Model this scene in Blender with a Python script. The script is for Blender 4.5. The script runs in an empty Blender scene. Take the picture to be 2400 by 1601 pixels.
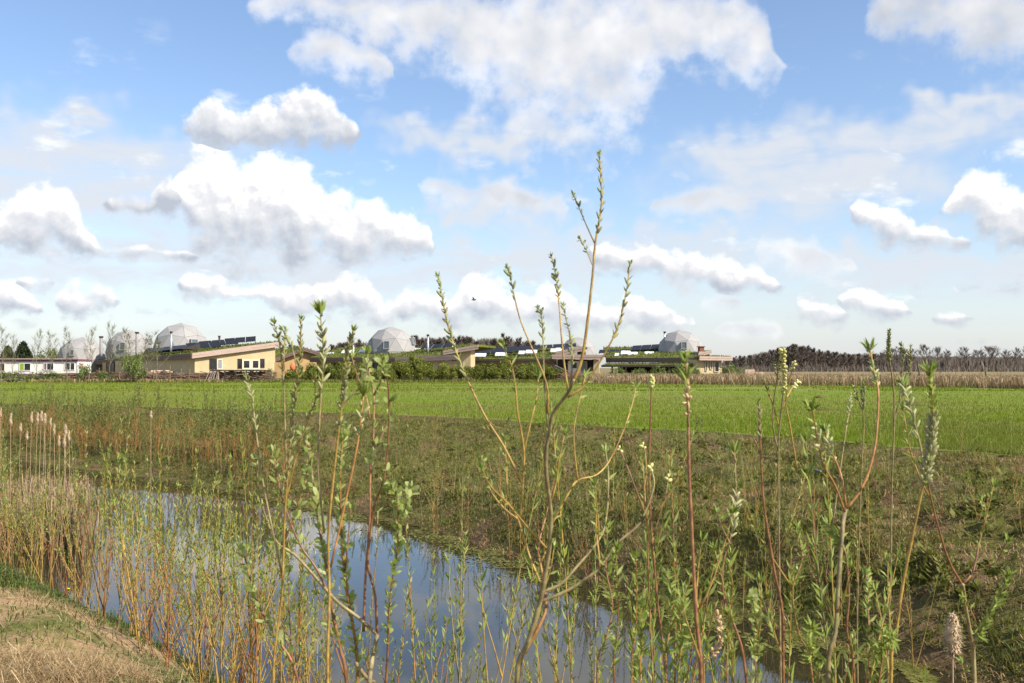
import bpy, bmesh, math, random
import numpy as np
from mathutils import Vector, Matrix, noise as mnoise

# ------------------------------------------------------------------ camera, world, sun
SC = bpy.context.scene
COL = SC.collection
F = 2333.0                      # focal length in photograph pixels (35 mm on a 36 mm sensor)
HORIZON = 862.0
EYE = 3.1                       # eye height above the water of the ditch
PITCH = math.atan((HORIZON - 800.5) / F)

cam_data = bpy.data.cameras.new('camera')
cam_data.lens = 35.0
cam_data.sensor_width = 36.0
cam_data.clip_start = 0.05
cam_data.clip_end = 9000.0
cam_data.dof.use_dof = True
cam_data.dof.focus_distance = 9.0
cam_data.dof.aperture_fstop = 9.0
cam = bpy.data.objects.new('camera', cam_data)
COL.objects.link(cam)
cam.location = (0, 0, EYE)
cam.rotation_euler = (math.pi / 2 + PITCH, 0, 0)
SC.camera = cam

SUN_AZ = math.radians(119)      # clockwise from +Y, the viewing direction
SUN_EL = math.radians(40)
to_sun = Vector((math.sin(SUN_AZ) * math.cos(SUN_EL), math.cos(SUN_AZ) * math.cos(SUN_EL), math.sin(SUN_EL)))
sun_data = bpy.data.lights.new('sun', 'SUN')
sun_data.energy = 4.8
sun_data.angle = math.radians(0.55)
sun_data.color = (1.0, 0.915, 0.78)
sun = bpy.data.objects.new('sun', sun_data)
COL.objects.link(sun)
sun.rotation_euler = (-to_sun).to_track_quat('-Z', 'Y').to_euler()

SC.view_settings.view_transform = 'Standard'
SC.view_settings.look = 'None'
SC.view_settings.gamma = 1.0
SC.view_settings.exposure = 0.75
SC.view_settings.use_curve_mapping = False
SC.cycles.use_denoising = True
SC.cycles.max_bounces = 6
SC.cycles.diffuse_bounces = 2
SC.cycles.glossy_bounces = 3
SC.cycles.transmission_bounces = 3
SC.cycles.transparent_max_bounces = 8
SC.cycles.caustics_reflective = False
SC.cycles.caustics_refractive = False

_cp, _sp = math.cos(PITCH), math.sin(PITCH)
def ray(px, py):
    a, b = (px - 1200.0) / F, (800.5 - py) / F
    return Vector((a, _cp - b * _sp, b * _cp + _sp))
def P(px, py, Y):
    d = ray(px, py)
    return Vector((0, 0, EYE)) + d * (Y / d.y)
def on_plane(px, py, p0, n):
    d = ray(px, py); o = Vector((0, 0, EYE))
    return o + d * ((p0 - o).dot(n) / d.dot(n))
def sky_xy(px, py):
    d = ray(px, py).normalized()
    return math.atan2(d.x, d.y) * 2.333, math.asin(d.z) * 2.333

class NT:
    """small helper for writing node graphs"""
    def __init__(s, tree): s.t = tree; s.n = tree.nodes; s.l = tree.links
    def node(s, typ, **kw):
        nd = s.n.new(typ)
        for k, v in kw.items(): setattr(nd, k, v)
        return nd
    def put(s, sock, v):
        if v is None: return
        if isinstance(v, bpy.types.NodeSocket): s.l.new(v, sock)
        else: sock.default_value = v
    def math(s, op, a, b=None, c=None, clamp=False):
        nd = s.node('ShaderNodeMath', operation=op, use_clamp=clamp)
        for i, v in enumerate((a, b, c)): s.put(nd.inputs[i], v) if v is not None else None
        return nd.outputs[0]
    def vmath(s, op, a, b=None, c=None):
        nd = s.node('ShaderNodeVectorMath', operation=op)
        for i, v in enumerate((a, b, c)):
            if v is not None: s.put(nd.inputs[i], v)
        return nd.outputs['Value'] if op in ('LENGTH', 'DOT_PRODUCT') else nd.outputs['Vector']
    def noise(s, vec, scale, detail=4.0, rough=0.5, color=False, dist=0.0, dims='3D'):
        nd = s.node('ShaderNodeTexNoise', noise_dimensions=dims)
        if vec is not None: s.put(nd.inputs['Vector'], vec)
        nd.inputs['Scale'].default_value = scale; nd.inputs['Detail'].default_value = detail
        nd.inputs['Roughness'].default_value = rough; nd.inputs['Distortion'].default_value = dist
        return nd.outputs['Color' if color else 'Fac']
    def ramp(s, v, stops, mode='LINEAR'):
        nd = s.node('ShaderNodeValToRGB'); r = nd.color_ramp; r.interpolation = mode
        while len(r.elements) < len(stops): r.elements.new(0.5)
        for e, (p, c) in zip(r.elements, stops):
            e.position = p; e.color = (*c, 1.0) if len(c) == 3 else c
        s.put(nd.inputs[0], v); return nd.outputs[0]
    def mix(s, f, a, b, blend='MIX'):
        nd = s.node('ShaderNodeMix', data_type='RGBA', blend_type=blend)
        s.put(nd.inputs['Factor'], f)
        for k, v in ((6, a), (7, b)):
            s.put(nd.inputs[k], (*v, 1.0) if isinstance(v, tuple) and len(v) == 3 else v)
        return nd.outputs[2]
    def smooth(s, v, lo, hi, a=0.0, b=1.0):
        nd = s.node('ShaderNodeMapRange', interpolation_type='SMOOTHSTEP')
        s.put(nd.inputs[0], v)
        for i, q in enumerate((lo, hi, a, b)): s.put(nd.inputs[i + 1], q)
        return nd.outputs[0]

# cumulus clouds: each a row of puffs (centre x, y, radius x, y) read off the photograph, strung on five sheets of the sky
CLOUDS = [
 [[(700,6,130,30),(900,26,150,56),(1080,60,220,90),(1400,60,300,115),(1640,70,180,85),(1230,165,150,80),(1400,195,120,85),(1330,262,110,40),(1450,286,30,14),(1780,150,58,34),1.75],
  [(2260,24,230,72),(2390,80,170,72),1.35]],
 [[(745,112,84,46),(840,135,76,42),(900,165,36,20),1.75],
  [(1030,440,60,20),(1150,452,90,26),(1270,480,70,32),1.45],[(1660,470,110,30),(1570,490,40,16),1.5],
  [(2310,450,74,50),(2375,500,80,72),(2410,562,60,42),(2228,503,34,22),1.0],
  [(275,478,40,12),(345,494,70,24),(410,450,40,40),0.0]],
 [[(478,272,48,42),(540,300,90,44),(640,300,110,64),(720,278,90,66),(780,318,62,42),(640,332,160,24),0.5],
  [(175,712,54,34),(240,710,46,36),0.5],[(1760,772,84,18),1.6],
  [(2022,492,30,22),(2085,525,62,36),(2170,552,66,24),(2255,564,36,11),1.0]],
 [[(455,412,40,56),(520,420,80,62),(610,418,88,58),(660,445,88,68),(590,480,170,80),(720,500,110,66),(800,535,150,66),(900,555,115,62),(985,572,42,40),(700,575,240,55),1.0],
  [(1410,592,34,24),(1490,612,72,42),(1570,628,84,38),(1660,640,86,38),(1745,660,76,34),(1800,672,38,20),0.85],
  [(85,664,54,18),0.7],[(2020,708,60,30),(2105,734,44,19),(2240,750,52,16),0.95]],
 [[(475,668,56,32),(540,700,56,18),(640,700,56,30),(735,706,78,44),(818,694,70,50),(890,734,60,30),(985,722,60,42),
   (1085,738,56,32),(1128,704,66,54),(1205,736,66,42),(1295,722,66,50),(1370,750,60,36),(1490,746,94,42),(1590,768,50,22),0.95],
  [(1810,582,46,14),(1880,598,60,24),(1955,622,56,22),1.7],[(12,696,50,36),(56,722,50,16),0.95]],
 [[(55,478,52,44),(125,492,66,56),(40,535,95,50),(165,552,50,36),(95,575,105,20),(300,592,120,12),(400,600,70,9),0.9],
  [(1690,712,60,24),1.6],[(1890,714,48,24),(1955,740,50,22),0.9]]]
VEIL = [(150,430,460,150),(500,620,800,110),(250,330,330,60),(1900,420,320,120),(1150,330,260,50),(2100,640,500,90),(1800,370,190,75),(2080,340,280,75),(2300,255,200,45),(1720,470,110,60),(1180,480,190,50),(1300,600,700,80)]

world = bpy.data.worlds.new('World')
SC.world = world
world.use_nodes = True
AZ0, AZ1 = -1.25, 1.25
def sheet_profile(clouds):
    """top edge, base edge and whiteness of one sheet of clouds for 256 azimuths"""
    xs = 1200.0 + F * np.tan(np.linspace(AZ0, AZ1, 256) / 2.333)
    best = np.full(256, -1e9); top = np.full(256, 300.0); bot = np.full(256, 300.0); br = np.full(256, 0.5)
    for cl in clouds:
        puffs, white = cl[:-1], cl[-1]
        t = np.full(256, 1e9); b = np.full(256, -1e9)
        for (cx, cy, rx, ry) in puffs:
            u = 1 - ((xs - cx) / rx) ** 2
            m = u > 0
            h = ry * np.sqrt(np.maximum(u, 0))
            t = np.where(m, np.minimum(t, cy - h), t); b = np.where(m, np.maximum(b, cy + ry * 0.62 * np.maximum(1 - (1 - u) ** 3, 0)), b)
        ins = b > t + 1
        x0 = min(q[0] - q[2] for q in puffs); x1 = max(q[0] + q[2] for q in puffs)
        idx = np.where(ins)[0]
        if len(idx) == 0: continue
        near = idx[np.abs(idx[None, :] - np.arange(256)[:, None]).argmin(1)]
        mid = (t[near] + b[near]) / 2
        dist = np.maximum(np.maximum(x0 - xs, xs - x1), 0) + np.where(ins, 0, 4)
        score = np.where(ins, 1000.0, -dist)
        take = score > best
        best = np.where(take, score, best)
        top = np.where(take, np.where(ins, t, mid + dist * 0.5 + 22), top)
        bot = np.where(take, np.where(ins, b, mid - dist * 0.5 - 22), bot)
        br = np.where(take, white, br)
    ker = np.array([1, 2, 3, 2, 1]) / 9.0
    sm = lambda a: np.convolve(np.pad(a, 2, mode='edge'), ker, 'valid')
    wide = np.array([np.max(np.where(best[max(0, i - 4):i + 5] > 0, bot[max(0, i - 4):i + 5], -1e9)) if best[i] > 0 else bot[i] for i in range(256)])
    top, bot = sm(top), sm(np.where(best > 0, 0.5 * wide + 0.5 * bot, bot))
    el = lambda y: np.arctan2((HORIZON - y), np.hypot(F, xs - 1200.0)) * 2.333
    return el(top), el(bot), br

def build_sky():
    T = NT(world.node_tree)
    T.n.clear()
    tc = T.node('ShaderNodeTexCoord').outputs['Generated']
    sx = T.node('ShaderNodeSeparateXYZ'); T.put(sx.inputs[0], tc)
    X, Y, Z = sx.outputs
    az = T.math('MULTIPLY', T.math('ARCTAN2', X, Y), 2.333)
    el = T.math('MULTIPLY', T.math('ARCSINE', Z), 2.333)
    cb = T.node('ShaderNodeCombineXYZ'); T.put(cb.inputs[0], az); T.put(cb.inputs[1], el)
    p = cb.outputs[0]
    sky = T.node('ShaderNodeTexSky', sky_type='NISHITA', sun_disc=False)
    sky.sun_elevation = SUN_EL; sky.sun_rotation = SUN_AZ
    sky.altitude = 0.0; sky.air_density = 1.0; sky.dust_density = 0.8; sky.ozone_density = 3.5
    # billows: coarse warp of the outlines, fine puffs, and the same puffs a little sunwards for their relief
    big = T.vmath('SUBTRACT', T.noise(p, 11.0, 2.0, 0.55, color=True), (0.5, 0.5, 0.5))
    q = T.vmath('MULTIPLY_ADD', big, (0.07, 0.036, 0.0), p)
    sq = T.node('ShaderNodeSeparateXYZ'); T.put(sq.inputs[0], q)
    wa, we = sq.outputs[0], sq.outputs[1]
    puff = T.noise(p, 17.0, 8.0, 0.55)
    puff2 = T.noise(T.vmath('ADD', p, (0.010, 0.016, 0.0)), 17.0, 5.0, 0.52)
    u = T.math('MULTIPLY_ADD', wa, 1.0 / (AZ1 - AZ0), -AZ0 / (AZ1 - AZ0), clamp=True)
    thick = high = white = None
    for sheet in CLOUDS:
        top, bot, br = sheet_profile(sheet)
        nd = T.node('ShaderNodeRGBCurve')
        cm = nd.mapping; cm.use_clip = False
        for c, arr in enumerate((top, bot, br)):
            pts = cm.curves[c].points
            pts[0].location = (0.0, float(arr[0])); pts[1].location = (1.0, float(arr[-1]))
            for k in range(1, 255): pts.new(k / 255.0, float(arr[k]))
            for q_ in pts: q_.handle_type = 'VECTOR'
        cm.update()
        cc = T.node('ShaderNodeCombineColor'); 
        for k in range(3): T.put(cc.inputs[k], u)
        T.l.new(cc.outputs[0], nd.inputs['Color'])
        sp = T.node('ShaderNodeSeparateColor'); T.l.new(nd.outputs[0], sp.inputs[0])
        t, b, w = sp.outputs
        up = T.math('SUBTRACT', we, b)
        gap = T.math('MINIMUM', T.math('SUBTRACT', t, we), T.math('MULTIPLY', up, 0.6))
        size = T.math('MULTIPLY_ADD', T.math('SUBTRACT', t, b), 0.22, 0.012)
        size = T.math('MAXIMUM', size, 0.012)
        f = T.math('MINIMUM', T.math('DIVIDE', gap, size), 1.4)
        h = T.math('DIVIDE', up, T.math('MAXIMUM', T.math('SUBTRACT', t, b), 0.03))
        if thick is None: thick, high, white = f, h, w
        else:
            m = T.math('GREATER_THAN', f, thick)
            hm = T.node('ShaderNodeMix', data_type='FLOAT'); T.put(hm.inputs[0], m); T.put(hm.inputs[2], high); T.put(hm.inputs[3], h)
            wm = T.node('ShaderNodeMix', data_type='FLOAT'); T.put(wm.inputs[0], m); T.put(wm.inputs[2], white); T.put(wm.inputs[3], w)
            thick, high, white = T.math('MAXIMUM', thick, f), hm.outputs[0], wm.outputs[0]
    th = T.math('MULTIPLY_ADD', T.math('SUBTRACT', puff, 0.44), 3.4, thick)
    # broken cumulus over the rest of the sky, outside the photographed part
    off = T.math('MAXIMUM', T.smooth(T.math('ABSOLUTE', az), 1.25, 1.7), T.smooth(el, 0.95, 1.3))
    gen = T.math('MULTIPLY', T.smooth(T.noise(tc, 3.2, 3.0, 0.55), 0.50, 0.62), off)
    thin_k = T.smooth(white, 1.1, 1.4)
    dens = T.math('MAXIMUM', T.smooth(th, T.math('MULTIPLY_ADD', thin_k, -0.45, -0.22), T.math('MULTIPLY_ADD', thin_k, 0.75, 0.80)), gen)
    frag = T.smooth(T.noise(T.vmath('MULTIPLY', p, (1.0, 2.2, 1.0)), 6.5, 7.0, 0.56), 0.56, 0.76, 0.0, 0.62)
    frag = T.math('MULTIPLY', frag, T.smooth(el, 0.86, 0.45))
    dens = T.math('MAXIMUM', dens, frag)
    # the upper, sunward side of each puff is bright, the base stands in its own shade
    relief = T.math('MULTIPLY', T.math('SUBTRACT', puff, puff2), 1.7)
    lit = T.math('ADD', T.smooth(high, 0.02, 0.78, -0.05, 0.90), relief)
    lit = T.math('MULTIPLY_ADD', T.math('MINIMUM', T.math('SUBTRACT', white, 1.0), 0.0), 0.42, lit)
    sb = T.node('ShaderNodeSeparateXYZ'); T.put(sb.inputs[0], big)
    thin = T.math('MULTIPLY_ADD', sb.outputs[2], 0.9, T.math('MULTIPLY_ADD', white, 0.55, -0.42))
    lm = T.node('ShaderNodeMix', data_type='FLOAT'); T.put(lm.inputs[0], T.smooth(white, 1.1, 1.4)); T.put(lm.inputs[2], lit); T.put(lm.inputs[3], thin)
    lit = lm.outputs[0]
    edge = T.smooth(th, 1.2, 0.1, 0.0, 0.22)
    lit = T.math('ADD', lit, edge, clamp=True)
    ccol = T.ramp(lit, [(0.0, (0.32, 0.35, 0.405)), (0.3, (0.42, 0.44, 0.475)), (0.62, (0.53, 0.535, 0.555)), (1.0, (0.76, 0.75, 0.73))])
    # thin veils
    acc = None
    warp = T.vmath('MULTIPLY_ADD', big, (0.42, 0.22, 0.0), p)
    for (cx, cy, rx, ry) in VEIL:
        x, y = sky_xy(cx, cy); ax, ay = 1000.0 / rx, 1000.0 / ry
        d = T.vmath('LENGTH', T.vmath('MULTIPLY_ADD', warp, (ax, ay, 0.0), (-x * ax, -y * ay, 0.0)))
        acc = d if acc is None else T.math('SMOOTH_MIN', acc, d, 0.3)
    streak = T.noise(T.vmath('MULTIPLY', p, (1.6, 7.0, 1.0)), 2.6, 5.0, 0.55, dist=0.4)
    veil = T.math('MULTIPLY', T.smooth(acc, 1.35, 0.25), T.smooth(streak, 0.22, 0.60, 0.38, 1.0))
    low = T.smooth(el, 0.46, -0.02, 0.0, 0.66)
    veil = T.math('MAXIMUM', T.math('MULTIPLY', veil, 0.95), T.math('MULTIPLY', low, T.smooth(streak, 0.2, 0.7, 0.75, 1.0)))
    SK = 0.118
    blue = T.mix(1.0, sky.outputs[0], (SK * 1.06, SK * 1.01, SK), 'MULTIPLY')
    base = T.mix(veil, blue, (0.46, 0.485, 0.525))
    col = T.mix(dens, base, ccol)
    col = T.vmath('SCALE', col); col.node.inputs['Scale'].default_value = 1.0 / SK
    bg = T.node('ShaderNodeBackground'); T.put(bg.inputs[0], col); bg.inputs[1].default_value = SK
    out = T.node('ShaderNodeOutputWorld'); T.l.new(bg.outputs[0], out.inputs[0])
build_sky()

# ------------------------------------------------------------------ helpers
rng = np.random.default_rng(7)
random.seed(11)
def tag(o, label=None, cat=None, group=None, kind=None):
    if label: o['label'] = label
    if cat: o['category'] = cat
    if group: o['group'] = group
    if kind: o['kind'] = kind
    return o
def link(name, me, parent=None):
    o = bpy.data.objects.new(name, me); COL.objects.link(o)
    if parent is not None: o.parent = parent
    return o
def empty(name, loc=(0, 0, 0), rz=0.0):
    o = bpy.data.objects.new(name, None); COL.objects.link(o)
    o.location = loc; o.rotation_euler = (0, 0, rz); o.empty_display_size = 0.1
    return o
def mesh_np(name, V, Fc, mat=None, smooth=False):
    """mesh from a vertex array and an array of faces that all have the same number of corners"""
    V = np.asarray(V, dtype=np.float32).reshape(-1, 3); Fc = np.asarray(Fc, dtype=np.int32)
    me = bpy.data.meshes.new(name)
    n, k = Fc.shape
    me.vertices.add(len(V)); me.vertices.foreach_set('co', V.ravel())
    me.loops.add(n * k); me.loops.foreach_set('vertex_index', Fc.ravel())
    me.polygons.add(n)
    me.polygons.foreach_set('loop_start', np.arange(0, n * k, k, dtype=np.int32))
    me.polygons.foreach_set('loop_total', np.full(n, k, dtype=np.int32))
    if smooth: me.polygons.foreach_set('use_smooth', np.ones(n, dtype=bool))
    me.update(calc_edges=True)
    if mat: me.materials.append(mat)
    return me
class MB:
    """collects boxes, prisms and tubes into one mesh"""
    def __init__(s): s.v = []; s.f = []
    def add(s, vs, fs):
        b = len(s.v); s.v += [tuple(v) for v in vs]; s.f += [tuple(i + b for i in f) for f in fs]; return s
    def hexa(s, c):
        return s.add(c, [(0, 3, 2, 1), (4, 5, 6, 7), (0, 1, 5, 4), (1, 2, 6, 5), (2, 3, 7, 6), (3, 0, 4, 7)])
    def box(s, x0, x1, y0, y1, z0, z1):
        return s.hexa([(x0, y0, z0), (x1, y0, z0), (x1, y1, z0), (x0, y1, z0), (x0, y0, z1), (x1, y0, z1), (x1, y1, z1), (x0, y1, z1)])
    def prism(s, poly, off):
        """a flat polygon pushed along off"""
        n = len(poly); off = Vector(off)
        vs = [Vector(p) for p in poly] + [Vector(p) + off for p in poly]
        return s.add(vs, [tuple(range(n))[::-1], tuple(range(n, 2 * n))] + [(i, (i + 1) % n, n + (i + 1) % n, n + i) for i in range(n)])
    def beam(s, a, b, w, h, up=(0, 0, 1)):
        a, b = Vector(a), Vector(b); d = (b - a).normalized(); sd = d.cross(Vector(up)).normalized() * (w / 2); u = sd.cross(d).normalized() * (h / 2)
        return s.hexa([a - sd - u, a + sd - u, b + sd - u, b - sd - u, a - sd + u, a + sd + u, b + sd + u, b - sd + u])
    def tube(s, pts, rad, n=5, cap=True):
        pts = [Vector(p) for p in pts]; m = len(pts); b = len(s.v)
        ref = Vector((0.31, 0.17, 0.93))
        for i, p in enumerate(pts):
            d = (pts[min(i + 1, m - 1)] - pts[max(i - 1, 0)])
            d = d.normalized() if d.length > 1e-9 else Vector((0, 0, 1))
            r = ref if abs(d.dot(ref)) < 0.95 else Vector((1, 0, 0))
            e1 = d.cross(r).normalized(); e2 = d.cross(e1)
            for k in range(n):
                a = 2 * math.pi * k / n
                s.v.append(tuple(p + (e1 * math.cos(a) + e2 * math.sin(a)) * rad[i]))
        for i in range(m - 1):
            for k in range(n):
                s.f.append((b + i * n + k, b + i * n + (k + 1) % n, b + (i + 1) * n + (k + 1) % n, b + (i + 1) * n + k))
        if cap:
            s.f.append(tuple(b + (m - 1) * n + k for k in range(n)))
            s.f.append(tuple(b + k for k in range(n))[::-1])
        return s
    def mesh(s, name, mat, smooth=False):
        me = bpy.data.meshes.new(name); me.from_pydata(s.v, [], s.f)
        if smooth: me.polygons.foreach_set('use_smooth', np.ones(len(s.f), dtype=bool))
        me.update()
        if mat: me.materials.append(mat)
        return me
    def build(s, name, mat, parent=None, smooth=False):
        return link(name, s.mesh(name, mat, smooth), parent)
def copy_tree(o, parent=None):
    c = o.copy(); COL.objects.link(c); c.parent = parent
    for ch in o.children: copy_tree(ch, c)
    return c
def spline(pts, sub=4):
    """Catmull-Rom through the points"""
    pts = [Vector(p) for p in pts]
    if len(pts) < 3: 
        return [pts[0].lerp(pts[-1], k / (2.0 * sub)) for k in range(2 * sub + 1)]
    q = [pts[0] * 2 - pts[1]] + pts + [pts[-1] * 2 - pts[-2]]
    out = []
    for i in range(1, len(q) - 2):
        for k in range(sub):
            t = k / sub; a, b, c, d = q[i - 1], q[i], q[i + 1], q[i + 2]
            out.append(0.5 * ((2 * b) + (c - a) * t + (2 * a - 5 * b + 4 * c - d) * t * t + (3 * b - a - 3 * c + d) * t ** 3))
    out.append(pts[-1]); return out

# ------------------------------------------------------------------ materials
def new_mat(name):
    m = bpy.data.materials.new(name); m.use_nodes = True
    T = NT(m.node_tree); T.n.clear()
    T.out = T.node('ShaderNodeOutputMaterial')
    return m, T
def bsdf(T, color, rough=0.8, spec=0.3, bump=None, bump_d=0.02, metal=0.0):
    b = T.node('ShaderNodeBsdfPrincipled')
    T.put(b.inputs['Base Color'], (*color, 1.0) if isinstance(color, tuple) and len(color) == 3 else color)
    T.put(b.inputs['Roughness'], rough); b.inputs['Specular IOR Level'].default_value = spec; b.inputs['Metallic'].default_value = metal
    if bump is not None:
        n = T.node('ShaderNodeBump'); n.inputs['Distance'].default_value = bump_d; n.inputs['Strength'].default_value = 0.8
        T.put(n.inputs['Height'], bump); T.l.new(n.outputs[0], b.inputs['Normal'])
    return b
def finish(T, sh): T.l.new(sh.outputs[0] if hasattr(sh, 'outputs') else sh, T.out.inputs[0])
def pos(T): return T.node('ShaderNodeNewGeometry').outputs['Position']
def objco(T): return T.node('ShaderNodeTexCoord').outputs['Object']
def plain(name, c1, c2, scale=6.0, rough=0.8, spec=0.3, detail=5.0, bump_d=0.0, stretch=(1, 1, 1), world=False, metal=0.0, per_object=0.0):
    """two tones broken up by noise"""
    m, T = new_mat(name)
    v = T.vmath('MULTIPLY', pos(T) if world else objco(T), stretch)
    n = T.noise(v, scale, detail, 0.6)
    c = T.mix(T.smooth(n, 0.32, 0.68), c1, c2)
    if per_object:
        r = T.node('ShaderNodeObjectInfo').outputs['Random']
        k = T.math('MULTIPLY_ADD', r, per_object, 1.0 - per_object / 2)
        cc = T.node('ShaderNodeCombineColor'); [T.put(cc.inputs[i], k) for i in range(3)]
        c = T.mix(1.0, c, cc.outputs[0], 'MULTIPLY')
    finish(T, bsdf(T, c, rough, spec, n if bump_d else None, bump_d, metal)); return m
def leafy(name, stops, trans=0.35, spec=0.25, rough=0.55, by='island', patch=None):
    """leaf: tone picked per leaf from the ramp, some light coming through"""
    m, T = new_mat(name)
    r = T.node('ShaderNodeNewGeometry').outputs['Random Per Island']
    if by == 'object':
        o = T.node('ShaderNodeObjectInfo').outputs['Random']
        r = T.math('FRACT', T.math('MULTIPLY_ADD', o, 0.45, T.math('MULTIPLY', r, 0.55)))
    c = T.ramp(r, stops)
    if patch:
        n = T.noise(pos(T), patch[0], 3.0, 0.55)
        c = T.mix(T.smooth(n, patch[2], patch[3]), c, T.mix(0.75, c, patch[1]))
    b = bsdf(T, c, rough, spec)
    t = T.node('ShaderNodeBsdfTranslucent'); T.put(t.inputs[0], c)
    mx = T.node('ShaderNodeMixShader'); mx.inputs[0].default_value = trans
    T.l.new(b.outputs[0], mx.inputs[1]); T.l.new(t.outputs[0], mx.inputs[2])
    finish(T, mx); return m

# ------------------------------------------------------------------ the lie of the land
WATER_Z = 0.0
_yn = [-40, -15, 0, 5, 9.8, 11.2, 14.2, 24.3, 27.5, 35, 42, 60, 400]
_xn = [33, 15, 4.6, 0.8, -2.85, -4.0, -6.7, -13.2, -16.4, -24.8, -33.5, -66, -700]
_yf = [-40, -15, 0, 5, 10.07, 12.7, 15.1, 19.4, 27.5, 35, 42, 60, 400]
_xf = [40, 22, 11.7, 8.1, 4.53, 2.7, 0.84, -1.66, -9.4, -18.5, -28.5, -60, -690]
_ye = [-40, -15, 0, 5, 10, 16.8, 22.9, 31, 37.6, 42, 60, 400]
_xe = [46, 30, 19.5, 16, 12.8, 8.65, 4.9, -2.66, -12.9, -21.7, -50, -670]
NEAR_H, FIELD_H = 1.4, 1.6
def x_near(y): return np.interp(y, _yn, _xn)
def x_far(y): return np.interp(y, _yf, _xf)
def x_edge(y): return np.interp(y, _ye, _xe)
def fbm(x, y, s, o=3):
    """cheap smooth noise by sums of rotated sines"""
    r = 0.0; a = 1.0
    for k in range(o):
        c, d = math.cos(1.3 * k + 0.4), math.sin(1.3 * k + 0.4)
        u, v = (x * c + y * d) * s, (-x * d + y * c) * s
        r = r + a * (np.sin(u * 1.7 + 1.3 * np.sin(v * 1.1 + k)) * np.cos(v * 1.3 + 1.1 * np.sin(u * 0.9 + 2 * k)))
        s *= 2.07; a *= 0.52
    return r
def sstep(a, b, t):
    t = np.clip((t - a) / (b - a), 0, 1); return t * t * (3 - 2 * t)
def height(x, y):
    x = np.asarray(x, float); y = np.asarray(y, float)
    n, f, e = x_near(y), x_far(y), x_edge(y)
    hn = (NEAR_H * (1 - 0.62 * sstep(7.5, 15, y))) * sstep(-0.25, 2.7, n - x) - 0.12 + 0.12 * sstep(0, 0.6, n - x)
    t = np.clip((x - f) / np.maximum(e - f, 0.1), 0, 1)
    st = 0.50 - 0.36 * sstep(15, 23, y)
    hf = (FIELD_H - 0.06) * (st * np.minimum(t / 0.16, 1) ** 0.9 + (1 - st) * t ** 1.1)
    mid = np.minimum(x - n, f - x)
    hw = -0.55 * sstep(0, 1.2, mid)
    h = np.where(x < n, hn, np.where(x < f, hw, np.where(x < e, hf, FIELD_H)))
    rough = np.where(x < n, 0.05, np.where(x < f, 0.03, np.where(x < e, 0.12 * np.sin(np.pi * np.clip(t, 0, 1)) ** 0.5 + 0.01, 0.012)))
    far = np.clip(1 - (np.hypot(x, y) - 40) / 60, 0, 1)
    return h + rough * far * (fbm(x, y, 1.1, 4) + 0.55 * fbm(x + 31, y, 5.3, 3))
def ground_at(x, y): return float(height(x, y))

_ys = np.concatenate([np.linspace(-38, 0, 30)[:-1], np.arange(0, 12, 0.14), np.arange(12, 30, 0.22), np.arange(30, 62, 0.6), np.geomspace(62, 6000, 40)])
def sheet(name, cols, mat, label=None):
    """a strip of the ground between two lines; cols(y) gives the x of every column"""
    X = np.stack([cols(y) for y in _ys]); Y = np.repeat(_ys[:, None], X.shape[1], 1)
    Z = height(X, Y)
    V = np.stack([X, Y, Z], -1).reshape(-1, 3)
    r, c = X.shape
    i = np.arange(r * c).reshape(r, c)
    Fc = np.stack([i[:-1, :-1], i[:-1, 1:], i[1:, 1:], i[1:, :-1]], -1).reshape(-1, 4)
    o = link(name, mesh_np(name, V, Fc, mat, True)); tag(o, kind='structure'); return o

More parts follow.
